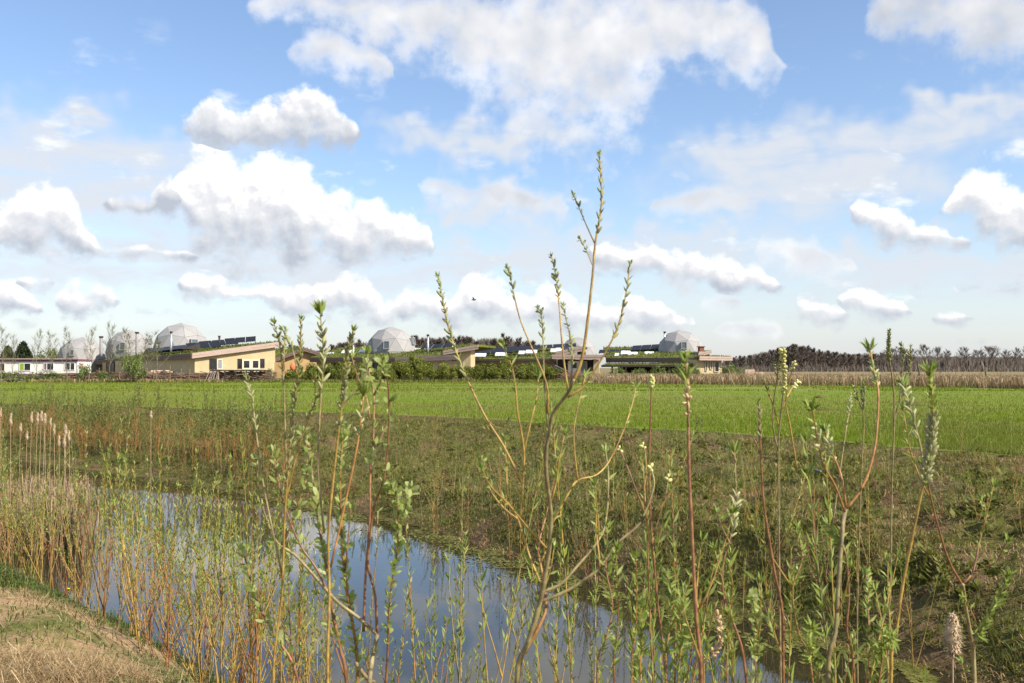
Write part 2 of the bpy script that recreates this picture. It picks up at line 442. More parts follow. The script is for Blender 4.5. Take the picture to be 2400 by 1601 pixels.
def ground_mats():
    R = {}
    m, T = new_mat('crop_field'); p = pos(T)
    fine = T.noise(T.vmath('MULTIPLY', p, (3.0, 0.6, 1.0)), 2.2, 6.0, 0.65)
    patch = T.noise(T.vmath('MULTIPLY', p, (0.35, 1.0, 1.0)), 0.16, 4.0, 0.6)
    c = T.ramp(fine, [(0.25, (0.090, 0.128, 0.010)), (0.5, (0.130, 0.182, 0.014)), (0.75, (0.18, 0.22, 0.028))])
    c = T.mix(T.smooth(patch, 0.42, 0.62), c, T.mix(0.62, c, (0.175, 0.150, 0.045)))
    sy = T.node('ShaderNodeSeparateXYZ'); T.put(sy.inputs[0], p)
    c = T.mix(T.smooth(sy.outputs[1], 96.0, 104.0), c, T.mix(fine, (0.13, 0.12, 0.045), (0.25, 0.19, 0.11)))
    finish(T, bsdf(T, c, 0.9, 0.15, fine, 0.06)); R['field'] = m
    m, T = new_mat('bank_soil'); p = pos(T)
    a = T.noise(p, 1.1, 6.0, 0.62); b = T.noise(p, 9.0, 6.0, 0.7)
    c = T.ramp(b, [(0.3, (0.085, 0.053, 0.028)), (0.52, (0.155, 0.102, 0.056)), (0.75, (0.25, 0.172, 0.102))])
    moss = T.ramp(b, [(0.3, (0.070, 0.072, 0.020)), (0.7, (0.155, 0.152, 0.045))])
    c = T.mix(T.smooth(a, 0.34, 0.54), c, moss)
    finish(T, bsdf(T, c, 0.95, 0.1, b, 0.10)); R['bank'] = m
    m, T = new_mat('ditch_bed'); p = pos(T)
    b = T.noise(p, 7.0, 5.0, 0.65)
    finish(T, bsdf(T, T.ramp(b, [(0.3, (0.030, 0.024, 0.012)), (0.7, (0.065, 0.055, 0.026))]), 0.9, 0.2)); R['bed'] = m
    m, T = new_mat('path_earth'); p = pos(T)
    a = T.noise(p, 1.5, 5.0, 0.6); b = T.noise(p, 14.0, 6.0, 0.65)
    c = T.ramp(b, [(0.3, (0.25, 0.165, 0.09)), (0.55, (0.35, 0.235, 0.13)), (0.78, (0.44, 0.315, 0.19))])
    g = T.ramp(b, [(0.3, (0.065, 0.075, 0.018)), (0.7, (0.150, 0.155, 0.045))])
    c = T.mix(T.smooth(a, 0.42, 0.60), c, g)
    finish(T, bsdf(T, c, 0.95, 0.1, b, 0.05)); R['path'] = m
    m, T = new_mat('ditch_water'); p = pos(T)
    r1 = T.noise(T.vmath('MULTIPLY', p, (1.0, 1.0, 1.0)), 5.0, 3.0, 0.55)
    r2 = T.noise(p, 0.9, 2.0, 0.5)
    hgt = T.math('MULTIPLY', r1, T.smooth(r2, 0.45, 0.75, 0.05, 1.0))
    w = bsdf(T, (0.022, 0.020, 0.010), 0.02, 0.5, hgt, 0.0016); w.inputs['IOR'].default_value = 1.45
    finish(T, w); R['water'] = m
    return R
GM = ground_mats()
_off = np.concatenate([-np.geomspace(2500, 6, 40), np.linspace(-5.8, 0, 42)])
sheet('near_bank', lambda y: x_near(y) + _off, GM['path'])
sheet('ditch_bed', lambda y: np.linspace(x_near(y), x_far(y), 14), GM['bed'])
sheet('far_bank', lambda y: np.linspace(x_far(y), x_edge(y), 64), GM['bank'])
_off2 = np.concatenate([[0], np.linspace(0.15, 4, 20), np.geomspace(4.4, 5000, 70)])
sheet('field', lambda y: x_edge(y) + _off2, GM['field'])
_yw = _ys[(_ys >= -16) & (_ys <= 60)]
_L = np.stack([x_near(_yw) - 0.5, _yw, 0 * _yw], -1); _R = np.stack([x_far(_yw) + 0.25, _yw, 0 * _yw], -1)
_n = len(_yw); _i = np.arange(_n - 1)
tag(link('water', mesh_np('water', np.concatenate([_L, _R]), np.stack([_i, _i + _n, _i + _n + 1, _i + 1], -1), GM['water'], True)), kind='structure')

# ------------------------------------------------------------------ the earth houses and their domes
def building_mats():
    M = {}
    M['stucco'] = plain('ochre_stucco', (0.43, 0.35, 0.205), (0.50, 0.41, 0.245), 1.3, 0.95, 0.1)
    M['wood_stucco'] = plain('orange_boards', (0.44, 0.29, 0.13), (0.51, 0.345, 0.165), 2.0, 0.85, 0.15)
    M['fascia'] = plain('pale_larch', (0.33, 0.245, 0.20), (0.46, 0.36, 0.30), 3.0, 0.85, 0.15, stretch=(1, 1, 9))
    M['fascia_grey'] = plain('weathered_larch', (0.13, 0.095, 0.078), (0.20, 0.15, 0.125), 3.0, 0.85, 0.15, stretch=(1, 1, 9))
    M['turf'] = plain('roof_turf', (0.07, 0.085, 0.018), (0.145, 0.165, 0.04), 1.7, 0.95, 0.05, bump_d=0.15)
    M['glass'] = plain('window_glass', (0.012, 0.014, 0.017), (0.03, 0.035, 0.042), 0.8, 0.08, 0.5)
    M['blue_glass'] = plain('dome_window_glass', (0.06, 0.085, 0.10), (0.10, 0.13, 0.15), 0.9, 0.12, 0.5)
    M['frame'] = plain('cream_frame', (0.58, 0.50, 0.38), (0.66, 0.58, 0.45), 3.0, 0.6, 0.3)
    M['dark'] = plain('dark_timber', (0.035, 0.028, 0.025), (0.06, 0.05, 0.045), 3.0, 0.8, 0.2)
    M['panel'] = plain('solar_cells', (0.008, 0.009, 0.014), (0.014, 0.016, 0.026), 2.0, 0.5, 0.25)
    M['alu'] = plain('white_tin', (0.62, 0.64, 0.66), (0.72, 0.73, 0.75), 2.0, 0.45, 0.4)
    M['steel'] = plain('stovepipe_steel', (0.42, 0.43, 0.45), (0.55, 0.56, 0.58), 2.0, 0.35, 0.5, metal=0.7)
    M['dome'] = plain('dome_cloth', (0.27, 0.265, 0.265), (0.31, 0.305, 0.30), 0.9, 0.75, 0.2, per_object=0.07)
    M['seam'] = plain('dome_seam', (0.25, 0.245, 0.245), (0.29, 0.285, 0.28), 1.5, 0.8, 0.2)
    M['white'] = plain('white_paint', (0.72, 0.70, 0.66), (0.80, 0.78, 0.74), 1.2, 0.75, 0.2)
    M['purple'] = plain('mauve_paint', (0.155, 0.082, 0.125), (0.19, 0.105, 0.15), 1.2, 0.75, 0.2)
    M['green_p'] = plain('lime_board', (0.20, 0.33, 0.02), (0.25, 0.38, 0.03), 1.2, 0.7, 0.2)
    M['brick'] = plain('chimney_brick', (0.15, 0.07, 0.05), (0.22, 0.11, 0.08), 8.0, 0.9, 0.1)
    M['grey'] = plain('grey_door_paint', (0.20, 0.215, 0.225), (0.25, 0.265, 0.275), 1.5, 0.7, 0.2)
    M['red'] = plain('red_print', (0.50, 0.16, 0.12), (0.6, 0.25, 0.2), 6.0, 0.7, 0.2)
    M['twig'] = plain('brushwood', (0.10, 0.062, 0.042), (0.23, 0.16, 0.115), 9.0, 0.9, 0.1, world=True)
    M['post'] = plain('fence_post_wood', (0.13, 0.115, 0.055), (0.22, 0.19, 0.10), 5.0, 0.85, 0.15, stretch=(1, 1, 0.3))
    M['board'] = plain('grey_boards', (0.20, 0.165, 0.14), (0.30, 0.25, 0.215), 4.0, 0.85, 0.15, stretch=(1, 1, 0.2))
    M['tarp'] = plain('dark_tarpaulin', (0.03, 0.03, 0.035), (0.05, 0.05, 0.055), 3.0, 0.6, 0.3)
    M['orange'] = plain('orange_cloth', (0.62, 0.13, 0.05), (0.7, 0.2, 0.08), 4.0, 0.8, 0.2)
    M['tile'] = plain('pale_crate_wood', (0.48, 0.33, 0.24), (0.6, 0.45, 0.35), 3.0, 0.85, 0.2)
    return M
BM = building_mats()
FLOOR = FIELD_H - 0.25

class Wall:
    """a vertical plane through two pixels at two depths, with an outward normal towards the viewer"""
    def __init__(s, pxl, Yl, pxr, Yr):
        a, b = P(pxl, 850, Yl), P(pxr, 850, Yr)
        s.a, s.b = Vector((a.x, a.y, 0)), Vector((b.x, b.y, 0))
        s.u = (s.b - s.a).normalized(); s.n = Vector((s.u.y, -s.u.x, 0))
        if s.n.y > 0: s.n = -s.n
    def pt(s, px, py): return on_plane(px, py, s.a, s.n)
    def rect(s, mb, x0, x1, y0, y1, d0, d1):
        """box on the wall between pixel columns x0..x1 and rows y0..y1, from d0 to d1 in front of it"""
        xm, ym = (x0 + x1) / 2, (y0 + y1) / 2
        l, r = s.pt(x0, ym), s.pt(x1, ym); t, b = s.pt(xm, y0).z, s.pt(xm, y1).z
        q = lambda p, z, d: Vector((p.x, p.y, z)) + s.n * d
        mb.hexa([q(l, b, d1), q(r, b, d1), q(r, b, d0), q(l, b, d0), q(l, t, d1), q(r, t, d1), q(r, t, d0), q(l, t, d0)])
    def part(s, name, mat, parent, *a):
        m = MB(); s.rect(m, *a); return m.build(name, mat, parent)
    def poly(s, name, mat, parent, pts, d0, d1):
        m = MB(); m.prism([s.pt(x, y) + s.n * d0 for x, y in pts], s.n * (d1 - d0)); return m.build(name, mat, parent)
    def window(s, parent, x0, x1, y0, y1, frame='frame', glass='glass', bars=(), t=1.2, name='window'):
        m = MB()
        s.rect(m, x0, x1, y0, y0 + t, -0.02, 0.07); s.rect(m, x0, x1, y1 - t, y1, -0.02, 0.07)
        s.rect(m, x0, x0 + t, y0 + t, y1 - t, -0.02, 0.068); s.rect(m, x1 - t, x1, y0 + t, y1 - t, -0.02, 0.068)
        for bx in bars: s.rect(m, bx - t / 2, bx + t / 2, y0 + t, y1 - t, -0.02, 0.066)
        f = m.build(name, BM[frame], parent)
        edges = [x0 + t] + [b for b in bars] + [x1 - t]
        for k in range(len(edges) - 1):
            l = edges[k] + (t / 2 if k else 0); r = edges[k + 1] - (t / 2 if k < len(edges) - 2 else 0)
            s.part('pane', BM[glass], f, l, r, y0 + t, y1 - t, -0.01, 0.025)
        return f
def root(name, label, cat, at, group=None):
    r = empty(name, (0, 0, 0)); tag(r, label, cat, group); return r
def fascia(parent, a, b, h, mat, thick=0.12, name='fascia'):
    """a board hanging from the line a-b; two planks with a shadow gap"""
    a, b = Vector(a), Vector(b); d = (b - a).normalized(); n = Vector((d.y, -d.x, 0)).normalized()
    if n.y > 0: n = -n
    for k in range(2):
        z0, z1 = -h * (0.52 if k == 0 else 1.0), -h * (0.0 if k == 0 else 0.545)
        m = MB(); m.prism([a + Vector((0, 0, z0)), b + Vector((0, 0, z0)), b + Vector((0, 0, z1)), a + Vector((0, 0, z1))], n * (thick if k == 0 else thick * 0.8))
        m.build(name, mat, parent)
def slab(parent, name, quad, drop, mat):
    m = MB(); m.prism(quad, (0, 0, -drop)); return m.build(name, mat, parent)
def turf(parent, quad, n=900, hgt=0.35, name='turf', seed=1):
    """rough sedum and grass growing over a roof"""
    r = np.random.default_rng(seed); a, b, c, d = [np.array(q) for q in quad]
    u, v = r.random(n)[:, None], r.random(n)[:, None]
    base = (a * (1 - u) + b * u) * (1 - v) + (d * (1 - u) + c * u) * v + np.array([0, 0, 0.02])
    return blades(name, base, r, hgt * 0.2, hgt * 0.7, 0.10, 0.22, 0.8, LEAF['turf'], parent)
def solar(parent, a, b, depth, tilt, n, frame='alu'):
    """a row of n panels between two points, each on its own white frame"""
    a, b = Vector(a), Vector(b); u = (b - a) / n; d = u.normalized()
    back = Vector((-d.y, d.x, 0)).normalized()
    if back.y < 0: back = -back
    up = back * (depth * math.cos(tilt)) + Vector((0, 0, depth * math.sin(tilt)))
    nrm = d.cross(up).normalized() * 0.05
    for k in range(n):
        p, q = a + u * (k + 0.03), a + u * (k + 0.97)
        m = MB(); m.prism([p, q, q + up, p + up], nrm); o = m.build('solar_panel', BM['panel'], parent)
        for e in (p, q - d * 0.05):
            m = MB(); m.prism([e, e + up, e + Vector((up.x, up.y, -0.05))], d * 0.05); m.build('panel_frame', BM[frame], o)
def pipe(parent, px, y0, y1, Y, r, mat='steel', name='stovepipe'):
    m = MB(); t, b = P(px, y0, Y), P(px, y1, Y); t.x = b.x
    m.tube([b - Vector((0, 0, 0.6)), b, t], [r, r, r], 8); m.build(name, BM[mat], parent, True)
    c = MB(); c.tube([t - Vector((0, 0, 0.1)), t + Vector((0, 0, 0.12))], [r * 1.35, r * 1.35], 8); c.build('pipe_cap', BM['dark'], parent)

# ---- geodesic domes: one set of panel meshes shared by all of them
def dome_meshes():
    bm = bmesh.new(); bmesh.ops.create_icosphere(bm, subdivisions=2, radius=1.0)
    out = []
    for f in bm.faces:
        c = f.calc_center_median()
        if c.z < -0.42: continue
        v = [q.co.copy() for q in f.verts]
        ins = [c + (q - c) * 0.982 for q in v]
        m = MB(); n = f.normal
        m.prism([q - n * 0.012 for q in ins], n * 0.020)
        out.append(m.mesh('dome_panel', BM['dome']))
    bm2 = bmesh.new(); bmesh.ops.create_icosphere(bm2, subdivisions=2, radius=0.992)
    bmesh.ops.delete(bm2, geom=[v for v in bm2.verts if v.co.z < -0.62], context='VERTS')
    sh = bpy.data.meshes.new('dome_shell'); bm2.to_mesh(sh); sh.materials.append(BM['seam'])
    return out, sh
PANELS, SHELL = dome_meshes()
def dome(cx, top, rpx, Y, rz, label, windows):
    R = rpx * Y / F
    c = P(cx, top + rpx, Y)
    o = empty('geodesic_dome', c, rz); tag(o, label, 'dome', 'grey domes on the earth houses')
    o.scale = (R, R, R)
    link('shell', SHELL, o)
    for me in PANELS: link('panel', me, o)
    inv = Matrix.Rotation(-rz, 3, 'Z')
    for (wx, wy, ww, wh) in windows:
        # where the sight line through the window's centre meets the dome; the window box faces outwards there
        d = ray(wx, wy); e = Vector((0, 0, EYE)); k = d.normalized(); oc = e - c; bq = oc.dot(k)
        disc = bq * bq - (oc.length_squared - R * R)
        hit = e + k * (-bq - math.sqrt(max(disc, 0.0)))
        n = inv @ ((hit - c) / R); n.z *= 0.35; n.normalize()
        hit = inv @ ((hit - c) / R)
        s = Vector((-n.y, n.x, 0)).normalized(); u = n.cross(s); u = u if u.z > 0 else -u
        w2, h2 = ww / 2 / rpx / max(abs((Matrix.Rotation(rz, 3, 'Z') @ s).x), 0.35), wh / 2 / rpx
        m = MB(); t = 0.028
        def bar(x0, x1, z0, z1, d0, d1):
            q = lambda x, z, dd: hit + s * x + u * z + n * dd
            m.hexa([q(x0, z0, d1), q(x1, z0, d1), q(x1, z0, d0), q(x0, z0, d0), q(x0, z1, d1), q(x1, z1, d1), q(x1, z1, d0), q(x0, z1, d0)])
        bar(-w2, w2, h2 - t, h2, -0.2, 0.05); bar(-w2, w2, -h2, -h2 + t, -0.2, 0.05)
        bar(-w2, -w2 + t, -h2 + t, h2 - t, -0.2, 0.049); bar(w2 - t, w2, -h2 + t, h2 - t, -0.2, 0.049)
        f = m.build('window', BM['seam'], o)
        m = MB(); bar(-w2 + t, w2 - t, -h2 + t, h2 - t, -0.18, 0.03); m.build('pane', BM['blue_glass'], f)
    return o

# ---- foliage helpers that the roofs need too
LEAF = {
 'turf': leafy('roof_grass', [(0.0, (0.065, 0.090, 0.015)), (0.5, (0.125, 0.155, 0.030)), (1.0, (0.21, 0.19, 0.075))], 0.35),
 'crop': leafy('crop_blades', [(0.0, (0.142, 0.188, 0.010)), (0.6, (0.172, 0.236, 0.014)), (1.0, (0.22, 0.27, 0.026))], 0.4, patch=(0.13, (0.165, 0.165, 0.04), 0.42, 0.72)),
 'weed': leafy('bank_weeds', [(0.0, (0.078, 0.092, 0.014)), (0.55, (0.155, 0.168, 0.030)), (1.0, (0.25, 0.24, 0.065))], 0.4),
 'dry': leafy('dry_grass', [(0.0, (0.19, 0.120, 0.048)), (0.5, (0.33, 0.225, 0.102)), (1.0, (0.48, 0.355, 0.185))], 0.35),
 'reed': leafy('dry_reed', [(0.0, (0.22, 0.15, 0.075)), (0.5, (0.34, 0.245, 0.135)), (1.0, (0.47, 0.36, 0.22))], 0.3),
 'straw': leafy('bleached_grass', [(0.0, (0.27, 0.18, 0.085)), (0.5, (0.46, 0.33, 0.165)), (1.0, (0.64, 0.50, 0.29))], 0.4),
 'grass': leafy('bank_grass', [(0.0, (0.045, 0.080, 0.012)), (0.5, (0.090, 0.145, 0.022)), (1.0, (0.20, 0.20, 0.06))], 0.3),
 'hedge': leafy('hedge_leaf', [(0.0, (0.085, 0.100, 0.016)), (0.5, (0.160, 0.185, 0.028)), (1.0, (0.25, 0.26, 0.055))], 0.4, by='object'),
 'bud': leafy('opening_buds', [(0.0, (0.12, 0.115, 0.05)), (0.5, (0.18, 0.18, 0.07)), (1.0, (0.26, 0.25, 0.11))], 0.3),
 'conifer': leafy('conifer_needles', [(0.0, (0.010, 0.020, 0.008)), (1.0, (0.030, 0.045, 0.016))], 0.1),
 'willow': leafy('willow_leaf', [(0.0, (0.17, 0.23, 0.035)), (0.5, (0.28, 0.36, 0.065)), (1.0, (0.44, 0.50, 0.16))], 0.5, 0.35, 0.45),
 'sallow': leafy('sallow_leaf', [(0.0, (0.24, 0.31, 0.07)), (0.5, (0.36, 0.43, 0.12)), (1.0, (0.52, 0.57, 0.24))], 0.55, 0.35, 0.45),
 'mass': leafy('thicket_leaf', [(0.0, (0.085, 0.125, 0.025)), (0.5, (0.155, 0.205, 0.045)), (1.0, (0.27, 0.31, 0.11))], 0.4),
 'algae': leafy('pond_weed', [(0.0, (0.075, 0.080, 0.012)), (0.5, (0.13, 0.130, 0.025)), (1.0, (0.20, 0.185, 0.055))], 0.15),
}
def blades(name, base, r, h0, h1, w0, w1, lean, mat, parent=None, seg=1, bend=0.0, lmin=0.0):
    """upright blades rooted at base (n,3); seg 1 is a tapering triangle, seg 2 a bent blade"""
    n = len(base)
    a = r.random(n) * 2 * math.pi; h = h0 + (h1 - h0) * r.random(n); w = w0 + (w1 - w0) * r.random(n)
    side = np.stack([np.cos(a), np.sin(a), 0 * a], 1) * w[:, None] * 0.5
    la = r.random(n) * 2 * math.pi; ll = h * lean * (lmin + (1 - lmin) * r.random(n))
    tip = np.stack([np.cos(la) * ll, np.sin(la) * ll, np.sqrt(np.maximum(h * h - ll * ll, 0.01 * h * h))], 1)
    if seg == 1:
        V = np.stack([base - side, base + side, base + tip], 1).reshape(-1, 3)
        Fc = np.arange(3 * n).reshape(n, 3)
    else:
        mid = base + tip * np.array([0.38, 0.38, 0.62])
        end = base + tip * np.array([1.15, 1.15, 0.9 - bend])
        V = np.stack([base - side, base + side, mid + side * 0.8, mid - side * 0.8, end], 1).reshape(-1, 3)
        i = np.arange(n)[:, None] * 5
        Fc = np.concatenate([i + np.array([0, 1, 2]), i + np.array([0, 2, 3]), i + np.array([3, 2, 4])], 0)
    o = link(name, mesh_np(name, V, Fc, mat), parent)
    return tag(o, kind='stuff')

G_HOUSE = 'ochre earth houses with turf roofs'
def house_gable():
    r = root('earth_house', 'ochre house with a slanting turf roof and solar panels, beside the white cabin', 'house', None, G_HOUSE)
    A, B, C = P(450, 828, 117), P(671, 799, 123), P(213, 846, 150)
    D = B + (C - A)
    slab(r, 'roof', [A, B, D, C], 0.25, BM['turf'])
    turf(r, [A, B, D, C], 2600, 0.45, seed=3)
    fascia(r, A, B, 0.62, BM['fascia']); fascia(r, C, A, 0.60, BM['fascia_grey'])
    g = Wall(457, 117.6, 645, 122.6)
    g.poly('wall', BM['stucco'], r, [(457, 888), (645, 887), (645, 808), (457, 836)], -0.3, 0.0)
    f = Wall(270, 139, 456.5, 117.6)
    f.poly('wall', BM['stucco'], r, [(270, 887), (456.5, 888), (456.5, 838), (270, 846)], -0.3, 0.0)
    w = Wall(226, 143.5, 269.6, 140)
    w.poly('wall', BM['wood_stucco'], r, [(226, 886), (269.6, 887), (269.6, 848), (226, 850)], -1.2, -0.9)
    w.window(r, 250, 269, 850, 876, 'dark', 'glass', (260,))
    k = g.window(r, 491, 508, 841, 866, 'dark', 'glass', (498,))
    k = g.window(r, 508.5, 521.5, 842, 866, 'frame', 'grey', (), 2.2, 'door')
    g.window(r, 557, 567, 841, 864, 'dark', 'glass')
    for x in (567.5, 588.5): g.window(r, x, x + 20.5, 842, 866, 'frame', 'glass', (), 3.6, 'door')
    g.window(r, 609.5, 620, 841, 862, 'dark', 'glass')
    n = (B - A).cross(C - A).normalized(); n = n if n.z > 0 else -n
    up = Vector((0, 0, 0.12))
    q = lambda x, y: on_plane(x, y, A, n) + up
    # the array lying over the eave, then rows stepping up the slope
    solar(r, P(342, 826, 132), P(424, 818, 123), 2.6, math.radians(16), 5, 'dark')
    solar(r, P(440, 818, 124), P(520, 812, 126), 1.7, math.radians(24), 3)
    solar(r, P(468, 813, 128), P(560, 806, 130), 1.7, math.radians(24), 3)
    solar(r, P(525, 806, 131), P(600, 800, 132), 1.7, math.radians(24), 3)
    pipe(r, 401, 779, 815, 124, 0.13); pipe(r, 514, 789, 812, 128, 0.12, 'dark')
    return r
house_gable()

def house_behind():
    r = root('earth_house', 'small gabled house with orange boards behind the hedge, left of the wood', 'house', None, G_HOUSE)
    w = Wall(648, 140, 772, 142)
    w.poly('wall', BM['wood_stucco'], r, [(640, 886), (772, 886), (772, 838), (712, 823), (640, 848)], -0.4, 0.0)
    L, K, R_ = w.pt(636, 843), w.pt(712, 815), w.pt(776, 834)
    back = Vector((-4.0, 11.0, 0.0))
    for a, b in ((L, K), (K, R_)):
        slab(r, 'roof', [a + w.n * 0.6, b + w.n * 0.6, b + back, a + back], 0.3, BM['turf'])
        turf(r, [a + w.n * 0.5, b + w.n * 0.5, b + back, a + back], 500, 0.4, seed=int(a.x * 7) % 97)
        fascia(r, a + w.n * 0.62, b + w.n * 0.62, 0.5, BM['fascia_grey'])
    m = MB(); a, b = P(640, 825, 150), P(700, 816, 153); m.prism([a, b, b + Vector((-2, 8, 0.5)), a + Vector((-2, 8, 0.5))], (0, 0, -1.5)); m.build('roof', BM['turf'], r)
    turf(r, [a, b, b + Vector((-2, 8, 0.5)), a + Vector((-2, 8, 0.5))], 400, 0.5, seed=8)
house_behind()

def house_long():
    r = root('earth_house', 'long low house with a brown eave behind the hedge, carrying the middle dome', 'house', None, G_HOUSE)
    w = Wall(738, 131, 1078, 121)
    w.poly('wall', BM['stucco'], r, [(742, 888), (1074, 888), (1074, 846), (742, 846)], -0.3, 0.0)
    w.window(r, 760, 800, 852, 872, 'dark', 'glass', (780,)); w.window(r, 850, 900, 852, 872, 'dark', 'glass', (875,))
    a, b, c = w.pt(736, 838) + w.n * 0.8, w.pt(935, 838) + w.n * 0.8, w.pt(1078, 831) + w.n * 0.8
    back = Vector((1.5, 15, 1.6))
    for p, q, m in ((a, b, 'fascia_grey'), (b, c, 'fascia')):
        slab(r, 'roof', [p, q, q + back, p + back], 0.35, BM['turf'])
        turf(r, [p, q, q + back, p + back], 1500, 0.42, seed=int(q.x * 5) % 91)
        fascia(r, p, q, 0.62, BM[m])
    # the raised wing with its slanting pale fascia
    v = Wall(1044, 121.5, 1124, 120.5)
    p, q = v.pt(1042, 822) + v.n * 0.6, v.pt(1124, 808) + v.n * 0.6
    slab(r, 'roof', [p, q, q + Vector((2, 10, 0)), p + Vector((2, 10, 0))], 0.25, BM['turf'])
    turf(r, [p, q, q + Vector((2, 10, 0)), p + Vector((2, 10, 0))], 500, 0.4, seed=21)
    fascia(r, p, q, 0.55, BM['fascia'])
    v.poly('wall', BM['stucco'], r, [(1079, 888), (1103, 888), (1103, 818), (1079, 822)], -2.0, 0.0)
    solar(r, P(985, 818, 128), P(1060, 812, 127), 1.5, math.radians(20), 3)
    pipe(r, 828, 806, 832, 130, 0.13); pipe(r, 1003, 786, 818, 127, 0.14)
    for x, y in ((752, 834), (800, 828), (840, 827), (962, 824), (985, 822), (1040, 822)):
        m = MB(); e = P(x, y, 134); m.prism([e, e + Vector((1.5, 0.2, 0)), e + Vector((1.6, 1.0, 0.35)), e + Vector((0.1, 0.9, 0.35))], (0, 0, 0.12)); m.build('skylight', BM['alu'], r)
house_long()

def house_panels():
    r = root('earth_house', 'low house under rows of black solar panels, with one ochre pillar at its porch', 'house', None, G_HOUSE)
    w = Wall(1100, 136, 1300, 131)
    w.poly('wall', BM['stucco'], r, [(1104, 888), (1300, 888), (1300, 845), (1104, 845)], -0.3, 0.0)
    a, b = w.pt(1096, 842) + w.n * 0.8, w.pt(1302, 840) + w.n * 0.8
    back = Vector((1, 16, 1.8))
    slab(r, 'roof', [a, b, b + back, a + back], 0.35, BM['turf']); turf(r, [a, b, b + back, a + back], 1600, 0.45, seed=12)
    fascia(r, a, b, 0.5, BM['fascia_grey'])
    solar(r, P(1102, 826, 140), P(1352, 812, 140), 1.7, math.radians(16), 9)
    solar(r, P(1100, 832, 137), P(1250, 822, 137), 1.7, math.radians(16), 6)
    for x, y in ((1112, 836), (1160, 834), (1215, 830), (1232, 828), (1290, 825)):
        m = MB(); e = P(x, y, 135); m.prism([e, e + Vector((1.5, 0.2, 0)), e + Vector((1.6, 1.0, 0.35)), e + Vector((0.1, 0.9, 0.35))], (0, 0, 0.12)); m.build('skylight', BM['alu'], r)
    # porch: a slanting wing over a level one
    v = Wall(1300, 127, 1412, 126)
    p, q = v.pt(1304, 824) + v.n * 0.5, v.pt(1372, 811) + v.n * 0.5
    slab(r, 'roof', [p, q, q + Vector((1, 9, 0)), p + Vector((1, 9, 0))], 0.25, BM['turf']); fascia(r, p, q, 0.6, BM['fascia'])
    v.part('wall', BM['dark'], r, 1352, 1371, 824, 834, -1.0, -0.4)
    p, q = v.pt(1296, 831) + v.n * 0.9, v.pt(1413, 832) + v.n * 0.9
    slab(r, 'roof', [p, q, q + Vector((1, 9, 0)), p + Vector((1, 9, 0))], 0.3, BM['turf']); fascia(r, p, q, 0.58, BM['fascia'])
    v.part('pillar', BM['stucco'], r, 1391, 1404, 843, 888, -0.7, 0.0)
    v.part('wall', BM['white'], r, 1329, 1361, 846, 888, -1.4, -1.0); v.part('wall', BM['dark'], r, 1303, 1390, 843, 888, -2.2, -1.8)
    u = Wall(1300, 128, 1412, 127); u.window(r, 1342, 1352, 851, 863, 'fascia_grey', 'glass'); u.window(r, 1361, 1376, 847, 872, 'frame', 'grey', (), 1.0, 'door')
house_panels()

